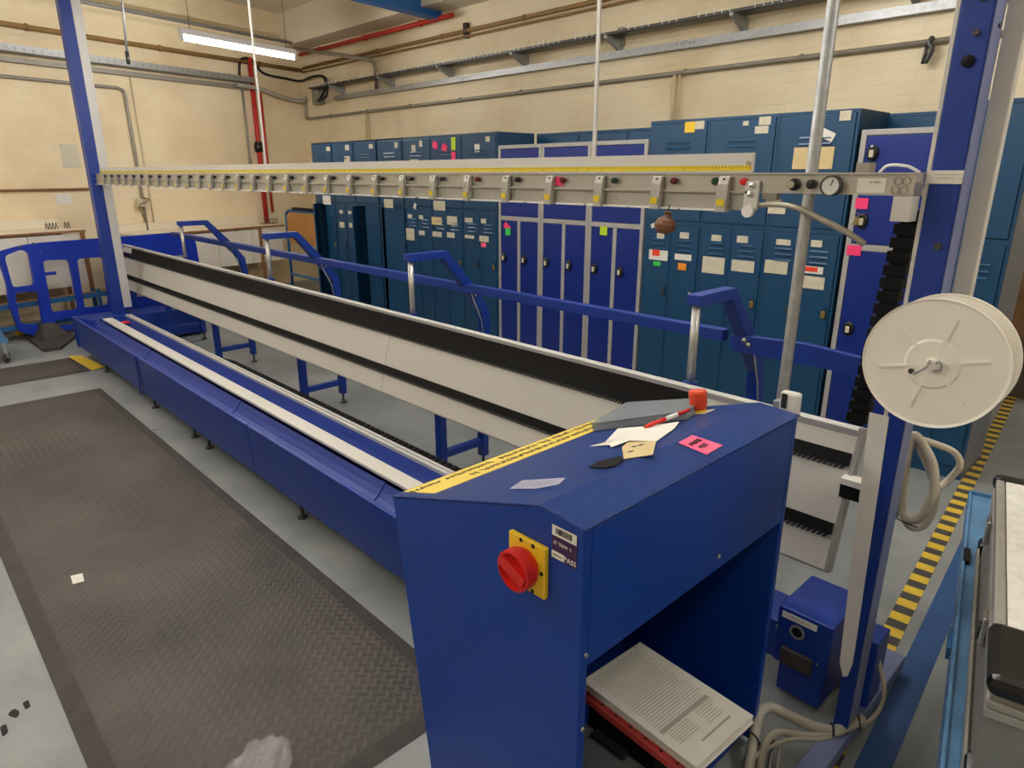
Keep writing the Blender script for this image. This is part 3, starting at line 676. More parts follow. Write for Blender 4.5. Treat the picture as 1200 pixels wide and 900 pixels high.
# --- lift frame behind the board: legs, long bar, cranked arms
lf = thing('lift_frame', (-4, 2.4, 0), 'blue lift frame with cranked arms and long bar behind the white board', 'machine frame')
MB().box(-8.35, -1.40, 2.575, 2.625, .965, 1.015).build('long_bar', 'blue', lf, bevel=.003)
MB().ext([(-1.36,2.57,1.005),(-1.05,2.57,1.02),(-.84,2.57,1.005),(-.80,2.57,.97),(-.80,2.57,.72),(-.86,2.57,.72),(-.86,2.57,.90),(-.90,2.57,.935),(-1.36,2.57,.935)], (0,.03,0)).build('end_plate', 'blue', lf, bevel=.003)
arm = None
for x in (-1.32, -3.15, -5.0, -6.85):
    a = MB(); w2 = .028
    a.ext([(x-w2,2.185,1.185),(x-w2,2.185,1.222),(x-w2,2.455,1.222),(x-w2,2.64,1.02),(x-w2,2.775,.84),(x-w2,2.79,.70),(x-w2,2.80,.02),(x-w2,2.745,.02),(x-w2,2.735,.70),(x-w2,2.72,.82),(x-w2,2.575,1.0),(x-w2,2.43,1.178),(x-w2,2.20,1.178)], (2*w2,0,0))
    ar = a.build('cranked_arm', 'blue', lf, bevel=.003)
    MB().cyl((x,2.212,1.18),(x,2.212,.865), .0165, 14).build('cylinder_rod', 'alu', lf)
    MB().lathe([(0,0),(.028,0),(.028,.02),(0,.02)], (x,2.212,.862), (0,0,1), 14).build('rod_collar', 'blue', lf)
    box('rod_bracket', 'alu_white', lf, x-.03, x+.03, 2.12, 2.235, .845, .862)
    for dz in (0, -.045): MB().lathe([(0,0),(.013,0),(.011,.010),(0,.014)], (x+w2,2.655+dz*-.2,.985+dz), (1,0,0), 10).build('bolt', 'chrome', lf)
    MB().tube([(x+w2+.01,2.62,.96),(x+w2+.01,2.70,.78),(x+w2+.02,2.72,.62)], .004, 5).build('air_line', 'galv', lf)
for x in (-8.3, -7.16, -5.94, -4.35, -2.75, -1.45):
    box('leg', 'blue', lf, x-.025, x+.025, 2.06, 2.105, .05, .78, .003)
    box('leg', 'blue', lf, x-.025, x+.025, 2.365, 2.41, .075, .78, .003)
    box('crossbar', 'blue', lf, x-.02, x+.02, 2.105, 2.365, .145, .185, .002)
    MB().lathe([(0,0),(.028,0),(.028,.008),(.009,.014),(.009,.08),(0,.08)], (x,2.388,0), (0,0,1), 10).build('levelling_foot', 'steel_dark', lf)
    MB().lathe([(0,0),(.028,0),(.028,.008),(.009,.014),(.009,.06),(0,.06)], (x,2.082,0), (0,0,1), 10).build('levelling_foot', 'steel_dark', lf)
    box('upper_crossbar', 'blue', lf, x-.02, x+.02, 2.105, 2.365, .70, .74, .002)

for u, v in ((874,389),(878,404)):
    p = aty(u, v, 2.57); MB().lathe([(0,0),(.013,0),(.011,.010),(0,.014)], (p.x,2.57,min(p.z,.99)), (0,-1,0), 10).build('bolt', 'chrome', lf)
# --- control console
YC0, YC1 = .805, 1.642
co = thing('control_console', (-.95, 1.2, 0), 'blue steel control console with sloping top and open front', 'console')
P0, P1, P2 = (-1.265,.900), (-.769,1.065), (-.662,1.058)
def panel_end(y, th, m='blue_console'):
    return MB().ext([(P0[0],y,P0[1]),(P1[0],y,P1[1]),(P2[0],y,P2[1]),(-.660,y,.03),(-1.14,y,.03)], (0,th,0)).build('end_panel', m, co, bevel=.003)
panel_end(YC0, .022); panel_end(YC1-.022, .022)
tz = lambda x: P0[1]+(x-P0[0])*(P1[1]-P0[1])/(P1[0]-P0[0])
t_ = .004
MB().ext([(P0[0]-.004,YC0-.003,P0[1]),(P1[0],YC0-.003,P1[1]),(P2[0]+.004,YC0-.003,P2[1]+.0),(P2[0]+.004,YC0-.003,P2[1]+t_),(P1[0],YC0-.003,P1[1]+t_),(P0[0]-.004,YC0-.003,P0[1]+t_)], (0,YC1-YC0+.006,0)).build('top_panel', 'blue_top', co, bevel=.0025)
MB().ext([(P2[0]+.0,YC0+.023,P2[1]-.004),(P2[0],YC0+.023,.762),(P2[0]-.025,YC0+.023,.762),(P2[0]-.025,YC0+.023,P2[1]-.004)], (0,YC1-YC0-.046,0)).build('apron_panel', 'blue_console', co, bevel=.002)
MB().ext([(P0[0]+.003,YC0+.023,P0[1]-.004),(-1.137,YC0+.023,.05),(-1.128,YC0+.023,.05),(P0[0]+.014,YC0+.023,P0[1]-.004)], (0,YC1-YC0-.046,0)).build('back_panel', 'blue_console', co)
box('shelf', 'blue_console', co, -1.12, -.68, YC0+.023, YC1-.023, .055, .07)
for y, z in ((1.30,.795),(.822,.79)): MB().lathe([(0,0),(.006,0),(.005,.003),(0,.004)], (P2[0],y,z), (1,0,0), 10).build('screw', 'chrome', co)
MB().lathe([(0,0),(.006,0),(.005,.003),(0,.004)], (-.66,.818,.62), (1,0,0), 10).build('screw', 'chrome', co)
# rotary isolator switch
sx0, sx1, sz0, sz1 = -.842, -.744, .880, .990
sp = MB().box(sx0, sx1, YC0-.012, YC0, sz0, sz1).build('switch_plate', 'yellow', co, bevel=.003)
sc = Vector(((sx0+sx1)/2-.002, YC0-.012, (sz0+sz1)/2))
rk = MB().lathe([(0,0),(.036,0),(.042,.012),(.042,.034),(.037,.036),(.034,.022),(0,.022)], sc, (0,-1,0), 32).build('rotary_knob', 'red', sp)
MB().bar(sc+V(-.031,-.030,.016), sc+V(.031,-.030,-.012), .024, .016, (0,1,0)).build('knob_grip', 'red', rk)
for dx, dz in ((.034,-.0),(-.012,.049),(.02,.049),(.02,-.049)): MB().lathe([(0,0),(.0045,0),(.0045,.001),(0,.001)], (sc.x+dx+.009 if dz == 0 else sc.x+dx,YC0-.012,sc.z+dz), (0,-1,0), 8).build('plate_slot', 'ink', sp)
# inspection label
lx0, lx1 = -.737, -.677
pl = MB().box(lx0, lx1, YC0-.0015, YC0, .974, 1.043).build('inspection_label', 'purple', co, label='purple inspection sticker with barcode')
MB().box(lx0+.0005, lx1-.0005, YC0-.0022, YC0-.0015, 1.022, 1.0425).build('barcode_field', 'paper', pl)
MB().box(lx0+.0005, lx0+.030, YC0-.0022, YC0-.0015, .976, .990).build('date_field', 'paper', pl)
mb = MB(); r = random.Random(2); x = lx0+.010
while x < lx1-.012: 
    wd = r.choice((.0008,.0014,.002)); mb.box(x, x+wd, YC0-.0027, YC0-.0022, 1.027, 1.039); x += wd+r.choice((.0008,.0014))
mb.build('barcode_bars', 'ink', pl)
mb = MB(); scrawl(mb, (lx0+.015,YC0-.0022,.983), (1,0,0), (0,0,1), (0,-1,0), .022, .005, 6, 4); mb.build('date_writing', 'ink', pl)
mb = MB(); scrawl(mb, (lx0+.030,YC0-.0015,1.008), (1,0,0), (0,0,1), (0,-1,0), .052, .008, 12, 5); mb.build('script_line', 'paper', pl)
text_part('pass_lettering', 'PASS', 'paper', pl, (lx0+.045, YC0-.0018, .983), (1,0,0), (0,0,1), .0145)
# warning strip along the back edge of the sloping top
TN = Vector((-(P1[1]-P0[1]),0,P1[0]-P0[0])).normalized(); TU = Vector((P1[0]-P0[0],0,P1[1]-P0[1])).normalized()
TO = Vector((P0[0],0,P0[1]))+TN*.0045
def ontop(u, v, lift=.0): return plane(u, v, TO+TN*lift, TN)
def ontop2(u, v, lift=.0): return plane(u, v, (P2[0],0,P2[1]+.004+lift), (.065,0,1))
def tp(s, y, n=0): return TO+TU*s+Vector((0,y,0))+TN*n
ws = MB().obox(tp(.006,YC0+.028), TU*.138, (0,.80,0), TN*.0012).build('warning_strip', 'yellow_label', co, label='yellow warning strip with two lines of black lettering')
mb = MB()
for q, (s, y0, wd, n) in enumerate(((.045,.425,.76,58),(.100,.49,.60,46))):
    scrawl(mb, tp(s,YC0+y0-.02,.0012), (0,1,0), -TU, TN, wd, .032, n, 11+q)
mb.build('lettering', 'ink', ws, kind='stuff')
q = [ontop(u, v, .0004) for u, v in ((597,573),(612,563),(663,560),(655,568),(628,573))]
MB().ext(q, TN*.0006).build('glue_residue', 'scuff', co)

# --- emergency stop and the clutter on the console top
p = ontop(820,487); p2 = ontop2(820,487)
ec = Vector((-.790, 1.385, tz(-.790)+.0045)); ec = ontop(819,484)
EA = (TN+Vector((0,0,1))).normalized()
es = thing('emergency_stop', ec, 'orange mushroom emergency stop button on the console top', 'button')
MB().lathe([(0,0),(.020,0),(.020,.010),(.017,.012),(0,.012)], ec, EA, 20).build('yellow_collar', 'yellow', es)
MB().lathe([(.0,.012),(.0205,.012),(.0235,.030),(.0245,.056),(.0225,.063),(.0,.064)], ec, EA, 28).build('mushroom_head', 'orange', es, bevel=.001)
MB().obox(ec+V(.000,-.022,-.004)+TN*.0045, TU*.034, (0,.050,0), TN*.0012).build('legend_plate', 'paper', es)
a = ontop(802,491)
MB().lathe([(0,0),(.012,0),(.012,.004),(.010,.008),(0,.008)], ontop(805,488), TN, 16).build('pilot_lamp', mat('lamp_blue', (60,110,180), .2), co)
# clear plastic tray
q = [ontop(694,504), ontop(727,484), ontop(815,473), ontop(826,478), ontop(790,500)]
bx = [ontop(695,505), ontop(800,500), ontop(830,478), ontop(752,474)]
bt_ = thing('plastic_tray', bx[0], 'shallow clear plastic box lying on the console beside the stop button', 'box')
h = .022; qd = [ontop(u,v,.001) for u, v in ((695,506),(806,492),(829,476),(737,480))]; cq = sum(qd, Vector())/4
MB().ext(qd, TN*h).build('tray_base', 'tray_plastic', bt_, bevel=.003)
MB().ext([cq+(k-cq)*1.02+TN*h for k in qd], TN*.003).build('lid', 'tray_plastic', bt_, bevel=.001)
MB().ext([cq+(k-cq)*.6+TN*.004 for k in qd], TN*.008).build('contents', 'steel_dark', bt_)
# red and white pen
a = ontop(754,501,.012); b = ontop(808,480,.028)
pe = thing('pen', a, 'red and white pen resting against the plastic box', 'pen')
seg = [a.lerp(b, k) for k in (0,.08,.48,.74,1)]
MB().tube([seg[0],seg[1]], [.0015,.0052], 10).build('tip', 'orange', pe); MB().tube([seg[1],seg[2]], .0055, 10).build('barrel', 'red', pe)
MB().tube([seg[2],seg[3]], .0058, 10).build('grip', 'white', pe); MB().tube([seg[3],seg[4]], .0052, 10).build('cap', 'red', pe)
# papers
def sheet_on(name, pts, m, label, cat, lifts=None, base=ontop, par=None, th=.0006):
    lifts = lifts or [.001]*len(pts); q = [base(u, v, l) for (u, v), l in zip(pts, lifts)]
    org = q[0]
    if par: return MB().ext(q, TN*th).build(name, m, par)
    return MB().ext(q, TN*th).build(name, m, org=org, label=label, cat=cat)
t = thing('note_paper', ontop(740,510), 'curled white paper sheet on the console top', 'paper')
g = [((691,523),(.002)),((708,519),.006),((724,502),.010),((760,499),.008),((796,494),.009),((790,502),.004),((769,517),.002),((738,516),.008),((716,524),.003),((714,521),.004)]
q = [ontop(*a, l) for a, l in g]; c = sum(q, Vector())/len(q)+TN*.004
MB().add(q+[c]+[k-TN*.0008 for k in q]+[c-TN*.0008], [(i,(i+1)%10,10) for i in range(10)]+[((i+1)%10+11,i+11,21) for i in range(10)]+[(i,(i+1)%10,(i+1)%10+11,i+11) for i in range(10)]).build('sheet', 'paper', t)
pc = thing('photo_card', ontop(748,528), 'peach coloured printed card tucked under the white paper', 'card')
sheet_on('card', [(729,524),(738,516),(769,517),(765,533),(731,538)], 'manila', None, None, [.002,.003,.002,.0015,.0015], par=pc)
t = thing('dark_card', ontop(710,545), 'small black torn plastic scrap beside the printed card', 'scrap')
MB().ext([ontop(u,v,.0015) for u,v in ((690,548),(703,541),(727,535),(731,539),(722,546),(708,549))], TN*.002).build('scrap', 'black', t)
mb = MB(); 
for u, v in ((742,524),(750,522),(738,530)): 
    c = ontop(u,v,.0035); mb.obox(c-TU*.008, TU*.012, (0,.012,0), TN*.0004)
mb.build('photo_print', 'dusty', pc)
def top2pt(u, v, l=.0015):
    p = ontop2(u, v, l)
    return p if p.x > P1[0] else ontop(u, v, l)
q = [top2pt(*a) for a in ((795,519),(811,510),(847,522),(828,533))]
t = thing('pink_note', q[0], 'bright pink sticky note with two handwritten lines on the console', 'sticky note')
MB().ext(q, (0,0,.0008)).build('note', 'pink', t)
c = sum(q, Vector())/4; xd = (q[1]-q[0]).normalized(); nd = Vector((.065,0,1)).normalized(); yd = nd.cross(xd)
mb = MB(); scrawl(mb, c+yd*.012+nd*.0012, xd, yd, nd, .050, .016, 8, 21); scrawl(mb, c-yd*.010+nd*.0012, xd, yd, nd, .040, .016, 6, 22); mb.build('handwriting', 'ink', t)

# --- what lies inside the console
t = thing('tool_box', (-.86,1.05,.07), 'dark grey plastic case inside the console under the papers', 'case')
box('case_body', 'grey_plastic', t, -1.08, -.64, .835, 1.045, .07, .33, .012); box('case_lid', 'grey_plastic', t, -1.085, -.635, .832, 1.05, .332, .36, .010)
box('latch', 'black', t, -.80, -.70, 1.02, 1.045, .361, .372, .003); box('label_tab', 'grey_pipe', t, -1.0, -.90, 1.015, 1.045, .361, .366, .002)
zp = .435
c4 = [atz(684,797,zp), atz(818,899,zp), atz(865,832,zp), atz(745,748,zp)]
xd = (c4[1]-c4[0]).normalized(); yd = Vector((-xd.y,xd.x,0)); pw, ph = (c4[1]-c4[0]).length, (c4[3]-c4[0]).length
t = thing('box_file', (c4[0]+c4[2])/2-V(0,0,.2), 'black file box with a red perforated edge under the paper pile', 'file box')
MB().obox(c4[0]+V(.01,.012,-.363), xd*(pw-.13), yd*(ph-.02), (0,0,.318)).build('file_body', 'black', t)
rs = MB().obox(c4[0]-yd*.016+V(0,0,-.044), xd*(pw+.02), yd*.026, (0,0,.018)).build('red_edge', mat('red_edge', (190,70,66), .6), t)
mb = MB()
for k in range(8):
    c = c4[0]-yd*.016+xd*(pw+.02)*(k+.5)/8+V(0,0,-.026)+yd*.011; mb.lathe([(0,0),(.0035,0),(.0035,.0008),(0,.0008)], c, (0,0,1), 8)
mb.build('edge_holes', 'ink', rs)
pp = thing('paper_pile', (c4[0]+c4[2])/2-V(0,0,.03), 'pile of printed white paper sticking out of the console', 'paper')
for k in range(5):
    j = V(random.uniform(-.004,.004), random.uniform(-.004,.004), -.026+k*.005)
    MB().obox(c4[0]+j, xd*pw, yd*ph, (0,0,.0045)).build('sheet_block', 'paper', pp)
mb = MB(); r = random.Random(9)
for k in range(26):
    f = .04+k*.024
    mb.obox(c4[0]+xd*pw*f+yd*ph*.08+V(0,0,-.0012), xd*.0018, yd*ph*r.uniform(.72,.84), (0,0,.0004))
for k in range(7): mb.obox(c4[0]+xd*pw*(.70+k*.022)+yd*ph*(.55)+V(0,0,-.0012), xd*.0018, yd*ph*r.uniform(.2,.36), (0,0,.0004))
for k in range(6): mb.obox(c4[0]+xd*pw*(.71+k*.02)+yd*ph*(.1)+V(0,0,-.0012), xd*.002, yd*ph*.33, (0,0,.0004))
mb.obox(c4[0]+xd*pw*.66+yd*ph*.06+V(0,0,-.0012), xd*.012, yd*ph*.8, (0,0,.0004))
mb.obox(c4[0]+xd*pw*.885+yd*ph*.3+V(0,0,-.0012), xd*.005, yd*ph*.5, (0,0,.0004))
mb.build('printed_lines', 'cable_grey', pp, kind='stuff')

# --- drive motor unit by the right-hand column
mo = thing('motor_unit', (-.64,2.0,0), 'blue gearbox unit with round shaft hole beside the gantry foot', 'motor')
f = [aty(918,713,1.9), aty(975,747,1.9)]
box('housing', 'blue', mo, -.74, -.57, 1.885, 2.13, .13, .335, .006)
box('base_block', 'blue', mo, -.72, -.58, 1.90, 2.16, .02, .13, .003)
box('side_block', 'blue', mo, -.86, -.742, 1.93, 2.10, .10, .24, .004)
nl = MB().box(-.725,-.615,1.8835,1.885,.300,.322).build('name_plate', 'paper', mo)
mb = MB(); scrawl(mb, (-.672,1.8834,.311), (1,0,0), (0,0,1), (0,-1,0), .085, .005, 18, 31); mb.build('writing', 'dusty', nl)
MB().lathe([(.017,0),(.024,0),(.024,.004),(.017,.004)], (-.672,1.885,.268), (0,-1,0), 20, True).build('shaft_ring', 'alu', mo)
MB().lathe([(0,0),(.017,0),(.017,.002),(0,.002)], (-.672,1.885,.268), (0,-1,0), 20).build('shaft_bore', 'black', mo)
for x, z in ((-.735,.255),(-.60,.19),(-.70,.20)): MB().lathe([(0,0),(.006,0),(.005,.003),(0,.004)], (x,1.885,z), (0,-1,0), 8).build('bolt', 'chrome', mo)
box('drive_cap', 'rubber', mo, -.71, -.61, 1.87, 1.885, .14, .20, .004)
t = thing('terminal_block', (-.80,1.86,.35), 'beige connector block hanging beside the motor unit', 'connector')
box('block', 'hose', t, -.84, -.79, 1.845, 1.885, .33, .40, .006); MB().tube(smooth_path([(-.80,1.865,.40),(-.785,1.865,.42),(-.77,1.865,.39),(-.78,1.865,.34)]), .006, 6).build('wire', 'black_cable', t)
MB().tube(smooth_path([(-.82,1.865,.335),(-.82,1.87,.2),(-.86,1.9,.05),(-.9,1.95,.01)]), .012, 8).build('lead', 'steel_dark', t)

# --- cable reel (two white discs) on the right-hand column
SR = .140; SCc = Vector((-.379, 1.60, 1.262))
sp_ = thing('cable_reel', SCc, 'large white plastic reel of two discs mounted on the gantry column', 'reel')
def disc(y, nm):
    c = Vector((SCc.x,y,SCc.z))
    d = MB().lathe([(0,-.003),(.05,-.003),(.055,0),(SR-.006,0),(SR,-.003),(SR,.003),(SR-.004,.005),(.0,.005)], c, (0,1,0), 64).build(nm, 'spool', sp_)
    return d
d0 = disc(1.60, 'front_disc'); disc(1.69, 'rear_disc')
for k in range(6):
    a = math.radians(14+60*k); r0, r1 = .018, .105
    u = Vector((math.cos(a),0,math.sin(a))); o = Vector((SCc.x,1.5985,SCc.z))
    MB().bar(o+u*r0, o+u*r1, .005, .004, (0,1,0)).build('rib', 'spool', d0)
MB().cyl((SCc.x,1.688,SCc.z),(SCc.x,1.605,SCc.z), .045, 24).build('drum', 'spool', sp_)
MB().lathe([(0,0),(.014,0),(.012,.012),(0,.013)], (SCc.x,1.597,SCc.z), (0,-1,0), 16).build('hub', 'spool', sp_)
MB().tube([(SCc.x-.002,1.588,SCc.z+.010),(SCc.x-.004,1.57,SCc.z-.002),(SCc.x-.022,1.56,SCc.z-.018)], .0032, 8).build('crank_wire', 'galv', sp_)
MB().tube(smooth_path([(SCc.x+.006,1.588,SCc.z),(SCc.x+.016,1.584,SCc.z+.012),(SCc.x+.022,1.586,SCc.z-.004),(SCc.x+.008,1.588,SCc.z-.012)]), .0022, 6).build('tie_wire', 'galv', sp_)
MB().lathe([(0,0),(.006,0),(.006,.004),(0,.004)], (SCc.x-.036,1.5975,SCc.z-.022), (0,-1,0), 10).build('plug', 'steel_dark', sp_)
MB().cyl((SCc.x,1.69,SCc.z),(SCc.x,1.785,SCc.z), .012, 10).build('axle', 'galv', sp_)
box('axle_bracket', 'galv', sp_, -.45, SCc.x+.015, 1.78, 1.7965, SCc.z-.03, SCc.z+.03)

# --- beige hose loops on the column and cables on the floor
def hose(name, px, y, r, m, label, cat='hose', n=10, group=None):
    pts = [aty(u, v, y+dy) for u, v, dy in px]; t = thing(name, pts[0], label, cat, group)
    MB().tube(smooth_path(pts, 7), r, n).build('hose_run', m, t); return t
t = hose('hose_coil', [(1070,510,0),(1088,545,.01),(1097,580,.02),(1085,612,.03),(1068,617,.02),(1058,600,.01),(1058,570,0),(1064,530,-.01),(1071,510,-.01),(1084,525,-.01),(1094,548,-.02),(1093,580,-.02),(1079,606,-.01),(1067,610,0)], 1.95, .0115, 'hose', 'coiled beige hose hanging from the gantry column below the reel')
MB().tube(smooth_path([aty(1070,512,1.95), aty(1095,520,1.97), aty(1118,530,2.0), aty(1125,545,2.0), aty(1112,562,2.0), aty(1100,572,1.98)],6), .009, 10).build('hose_loop', 'hose', t)
MB().tube([aty(1066,506,1.93), aty(1050,605,1.93)], .006, 8).build('hose_tail', 'hose', t)
box('hose_hook', 'galv', t, -.42, -.385, 1.92, 1.95, 1.045, 1.06)
MB().tube(smooth_path([aty(1048,606,1.92), aty(1060,612,1.93), aty(1075,618,1.93)]), .002, 5).build('cable_tie', 'black_cable', t)
def cable(name, pts, r, m, label, group=None):
    t = thing(name, pts[0], label, 'cable', group); MB().tube(smooth_path(pts, 7), r, 8).build('cable_run', m, t); return t
cable('mains_cable', [aty(1024,700,1.98), aty(1020,735,1.96), aty(1030,775,1.94), aty(1036,810,1.92), aty(1028,835,1.90), aty(1010,852,1.86)], .0065, 'cable_grey', 'grey cable hanging from the column down to the floor bundle')
cable('mains_cable', [aty(1016,770,1.97), aty(1004,800,1.95), aty(1000,835,1.93), aty(1002,850,1.90)], .008, 'cable_grey', 'grey cable behind the column foot')
b = cable('cable_bundle', [atz(1012,842,.10), atz(990,852,.085), atz(972,856,.08), atz(945,848,.09), atz(918,835,.11), atz(902,829,.12), atz(890,838,.11), atz(884,862,.08), atz(880,885,.06), atz(876,915,.04)], .015, 'cable_grey', 'thick grey cable bundle with black ties on the floor by the gantry foot')
MB().tube(smooth_path([atz(1008,846,.095), atz(975,860,.075), atz(945,862,.07), atz(915,858,.08), atz(900,866,.08), atz(893,885,.06), atz(890,915,.03)]), .012, 8).build('cable_run', 'cable_grey', b)
MB().tube(smooth_path([atz(1000,850,.09), atz(965,866,.07), atz(930,866,.075), atz(905,874,.07), atz(884,888,.06), atz(874,915,.03)]), .006, 8).build('cable_run', 'cable_grey', b)
for u, v, z in ((975,856,.08),(1005,846,.09),(884,866,.08)):
    c = atz(u, v, z); MB().lathe([(.019,-.003),(.021,-.003),(.021,.003),(.019,.003)], c, (.8,.5,0) if u > 900 else (.3,1,.3), 16, True).build('cable_tie', 'black_cable', b)
cable('mains_cable', [atz(985,858,.07), atz(970,872,.05), atz(955,900,.03), atz(935,940,.012)], .011, 'cable_grey', 'pale cable running from the bundle along the foot plate')
for k, (u, dv) in enumerate(((898,0),(906,4),(914,10))):
    cable('loose_lead', [atz(u,862+dv,.06), atz(u-2,880+dv,.05), atz(u-6,905+dv,.03), atz(u-10,940,.01)], .0035+.002*(k == 1), ('white','chrome','cable_grey')[k], ('thin white lead hanging from the cable bundle','thin shiny lead hanging from the cable bundle','looped grey lead end below the cable bundle')[k])

# --- leather pouch hanging from the beam
p = aty(780,262,1.70); 
t = thing('leather_pouch', p, 'brown leather pouch with a white tag hanging from the clamp beam', 'pouch')
mb = MB(); mb.lathe([(0,-.030),(.014,-.028),(.026,-.016),(.028,-.002),(.022,.012),(.010,.020),(.008,.026),(.012,.034),(0,.034)], p, (.15,0,1), 16); mb.v = [p+Vector(((v.x-p.x)*1.25,(v.y-p.y)*.8,v.z-p.z)) for v in mb.v]
mb.build('pouch', 'brown_leather', t); MB().tube([p+V(.004,0,.03), p+V(.002,.012,.052)], .002, 6).build('string', 'black_cable', t)
MB().obox(p+V(-.045,-.005,-.016), (.024,0,.010), (-.003,0,.012), (0,.001,0)).build('tag', 'white', t)

# ================================================================== LOCKERS
YL = 4.2                                    # front of the locker row
DOORS = []                                  # (door object, x0, x1, z0, z1)
def vents(par, x0, x1, z, y, m='teal_dark', n=3):
    mb = MB()
    for k in range(n): mb.ext([(x0,y,z-k*.035),(x0,y-.007,z-.010-k*.035),(x0,y-.006,z-.014-k*.035),(x0,y,z-.014-k*.035)], (x1-x0,0,0))
    return mb.build('vent_louvre', m, par)
def teal_locker(x0, wd, y, label, ajar=(), detail=True, group=None):
    t = thing('locker', (x0+wd/2, y+.23, 0), label, 'locker', group or 'teal steel lockers along the back wall'); x1 = x0+wd; h = 2.0
    mb = MB(); mb.box(x0, x1, y+.02, y+.46, .0, h)
    if ajar:
        mb = MB(); mb.box(x0, x0+.008, y, y+.46, 0, h); mb.box(x1-.008, x1, y, y+.46, 0, h); mb.box(x0+.008, x1-.008, y+.452, y+.46, 0, h)
        mb.box(x0+.008, x1-.008, y, y+.452, h-.008, h); mb.box(x0+.008, x1-.008, y, y+.452, 0, .06); mb.box(x0+.008, x1-.008, y+.01, y+.452, 1.30, 1.32); mb.box(x0+wd/2-.006, x0+wd/2+.006, y+.02, y+.45, .06, 1.30)
    mb.build('carcass', 'teal_dark', t)
    mb = MB(); mb.box(x0, x0+.014, y, y+.02, 0, h); mb.box(x1-.014, x1, y, y+.02, 0, h); mb.box(x0+.014, x1-.014, y, y+.02, h-.02, h); mb.box(x0+.014, x1-.014, y, y+.02, 1.302, 1.33); mb.box(x0+.014, x1-.014, y, y+.02, 0, .07); mb.box(x0+wd/2-.008, x0+wd/2+.008, y, y+.02, .07, 1.302)
    mb.build('front_frame', 'teal', t)
    d = box('top_door', 'teal', t, x0+.017, x1-.017, y-.006, y+.012, 1.333, h-.023, .003); DOORS.append((d, x0, x1, 1.33, h, y-.006))
    if detail: vents(d, x0+.14, x1-.14, 1.86, y-.006, 'teal', 2)
    for k in range(2):
        a = x0+.017+k*(wd/2-.009); b = a+wd/2-.025
        if k in ajar:
            hx = a if k == 0 else b; ang = math.radians(ajar[k]) * (-1 if k == 0 else 1)
            mb = MB(); L_ = b-a
            c, s_ = math.cos(ang), math.sin(ang)
            e = Vector((c, s_, 0)) if k == 0 else Vector((-c, -s_, 0))
            nrm = Vector((-s_, c, 0)) if k == 0 else Vector((s_, -c, 0))*-1
            mb.obox(Vector((hx,y-.004,.073)), e*L_, nrm*.016, (0,0,1.226)); d = mb.build('door', 'teal', t)
            continue
        d = box('door', 'teal', t, a, b, y-.006, y+.012, .073, 1.299, .003); DOORS.append((d, a, b, .07, 1.30, y-.006))
        if detail:
            vents(d, a+.05, b-.05, 1.205, y-.006, 'teal'); 
            MB().box(b-.034, b-.020, y-.012, y-.006, .835, .87).build('hasp', 'teal_dark', d)
            lk = MB().box(b-.040, b-.014, y-.024, y-.012, .80, .845).build('padlock', 'brass' if k else 'steel_dark', d, bevel=.003)
    return t
def silver_locker(x0, wd, y, label, three=False):
    t = thing('locker', (x0+wd/2, y+.23, 0), label, 'locker', 'silver framed blue lockers'); x1 = x0+wd; h = 1.885; fr = .030
    box('carcass', 'silver_frame', t, x0, x1, y+.02, y+.46, 0, h)
    zs = [.09, 1.272, h-fr] if not three else [.09, 1.24, 1.555, h-fr]
    mb = MB(); mb.box(x0, x0+fr, y, y+.02, 0, h); mb.box(x1-fr, x1, y, y+.02, 0, h); mb.box(x0+fr, x1-fr, y, y+.02, h-fr, h); mb.box(x0+fr, x1-fr, y, y+.02, 0, .085)
    for z in zs[1:-1]: mb.box(x0+fr, x1-fr, y, y+.02, z-.018, z+.018)
    if not three: mb.box(x0+wd/2-.018, x0+wd/2+.018, y, y+.02, .085, 1.254)
    mb.build('front_frame', 'silver_frame', t, bevel=.002)
    def lock(par, x, z):
        q_ = MB().lathe([(0,0),(.030,0),(.030,.010),(.022,.018),(0,.018)], (x,y,0), (0,-1,0), 16); q_.v = [Vector((v.x,v.y,z+v.z*1.45)) for v in q_.v]; lk = q_.build('lock', 'black_gloss', par)
        MB().box(x-.012, x+.010, y-.023, y-.017, z-.022, z+.016).build('lock_tag', 'paper_old', lk)
    d = box('top_door', 'blue_lock', t, x0+fr+.003, x1-fr-.003, y+.002, y+.016, zs[-2]+.021, h-fr-.003, .003); DOORS.append((d, x0, x1, zs[-2], h, y+.002))
    if three:
        lock(d, x0+.075, 1.76)
        d = box('middle_door', 'blue_lock', t, x0+fr+.003, x1-fr-.003, y+.002, y+.016, zs[1]+.021, zs[2]-.021, .003); DOORS.append((d, x0, x1, zs[1], zs[2], y+.002))
        lock(d, x0+.075, 1.39)
        d = box('door', 'blue_lock', t, x0+fr+.003, x1-fr-.003, y+.002, y+.016, .088, zs[1]-.021, .003); DOORS.append((d, x0, x1, .09, zs[1], y+.002))
        lock(d, x0+.09, .76)
    else:
        for k in range(2):
            a, b = (x0+fr+.003, x0+wd/2-.021) if k == 0 else (x0+wd/2+.021, x1-fr-.003)
            d = box('door', 'blue_lock', t, a, b, y+.002, y+.016, .088, 1.251, .003); DOORS.append((d, a, b, .09, 1.251, y+.002))
            lock(d, a+.045 if k == 0 else a+.05, .925)
    return t
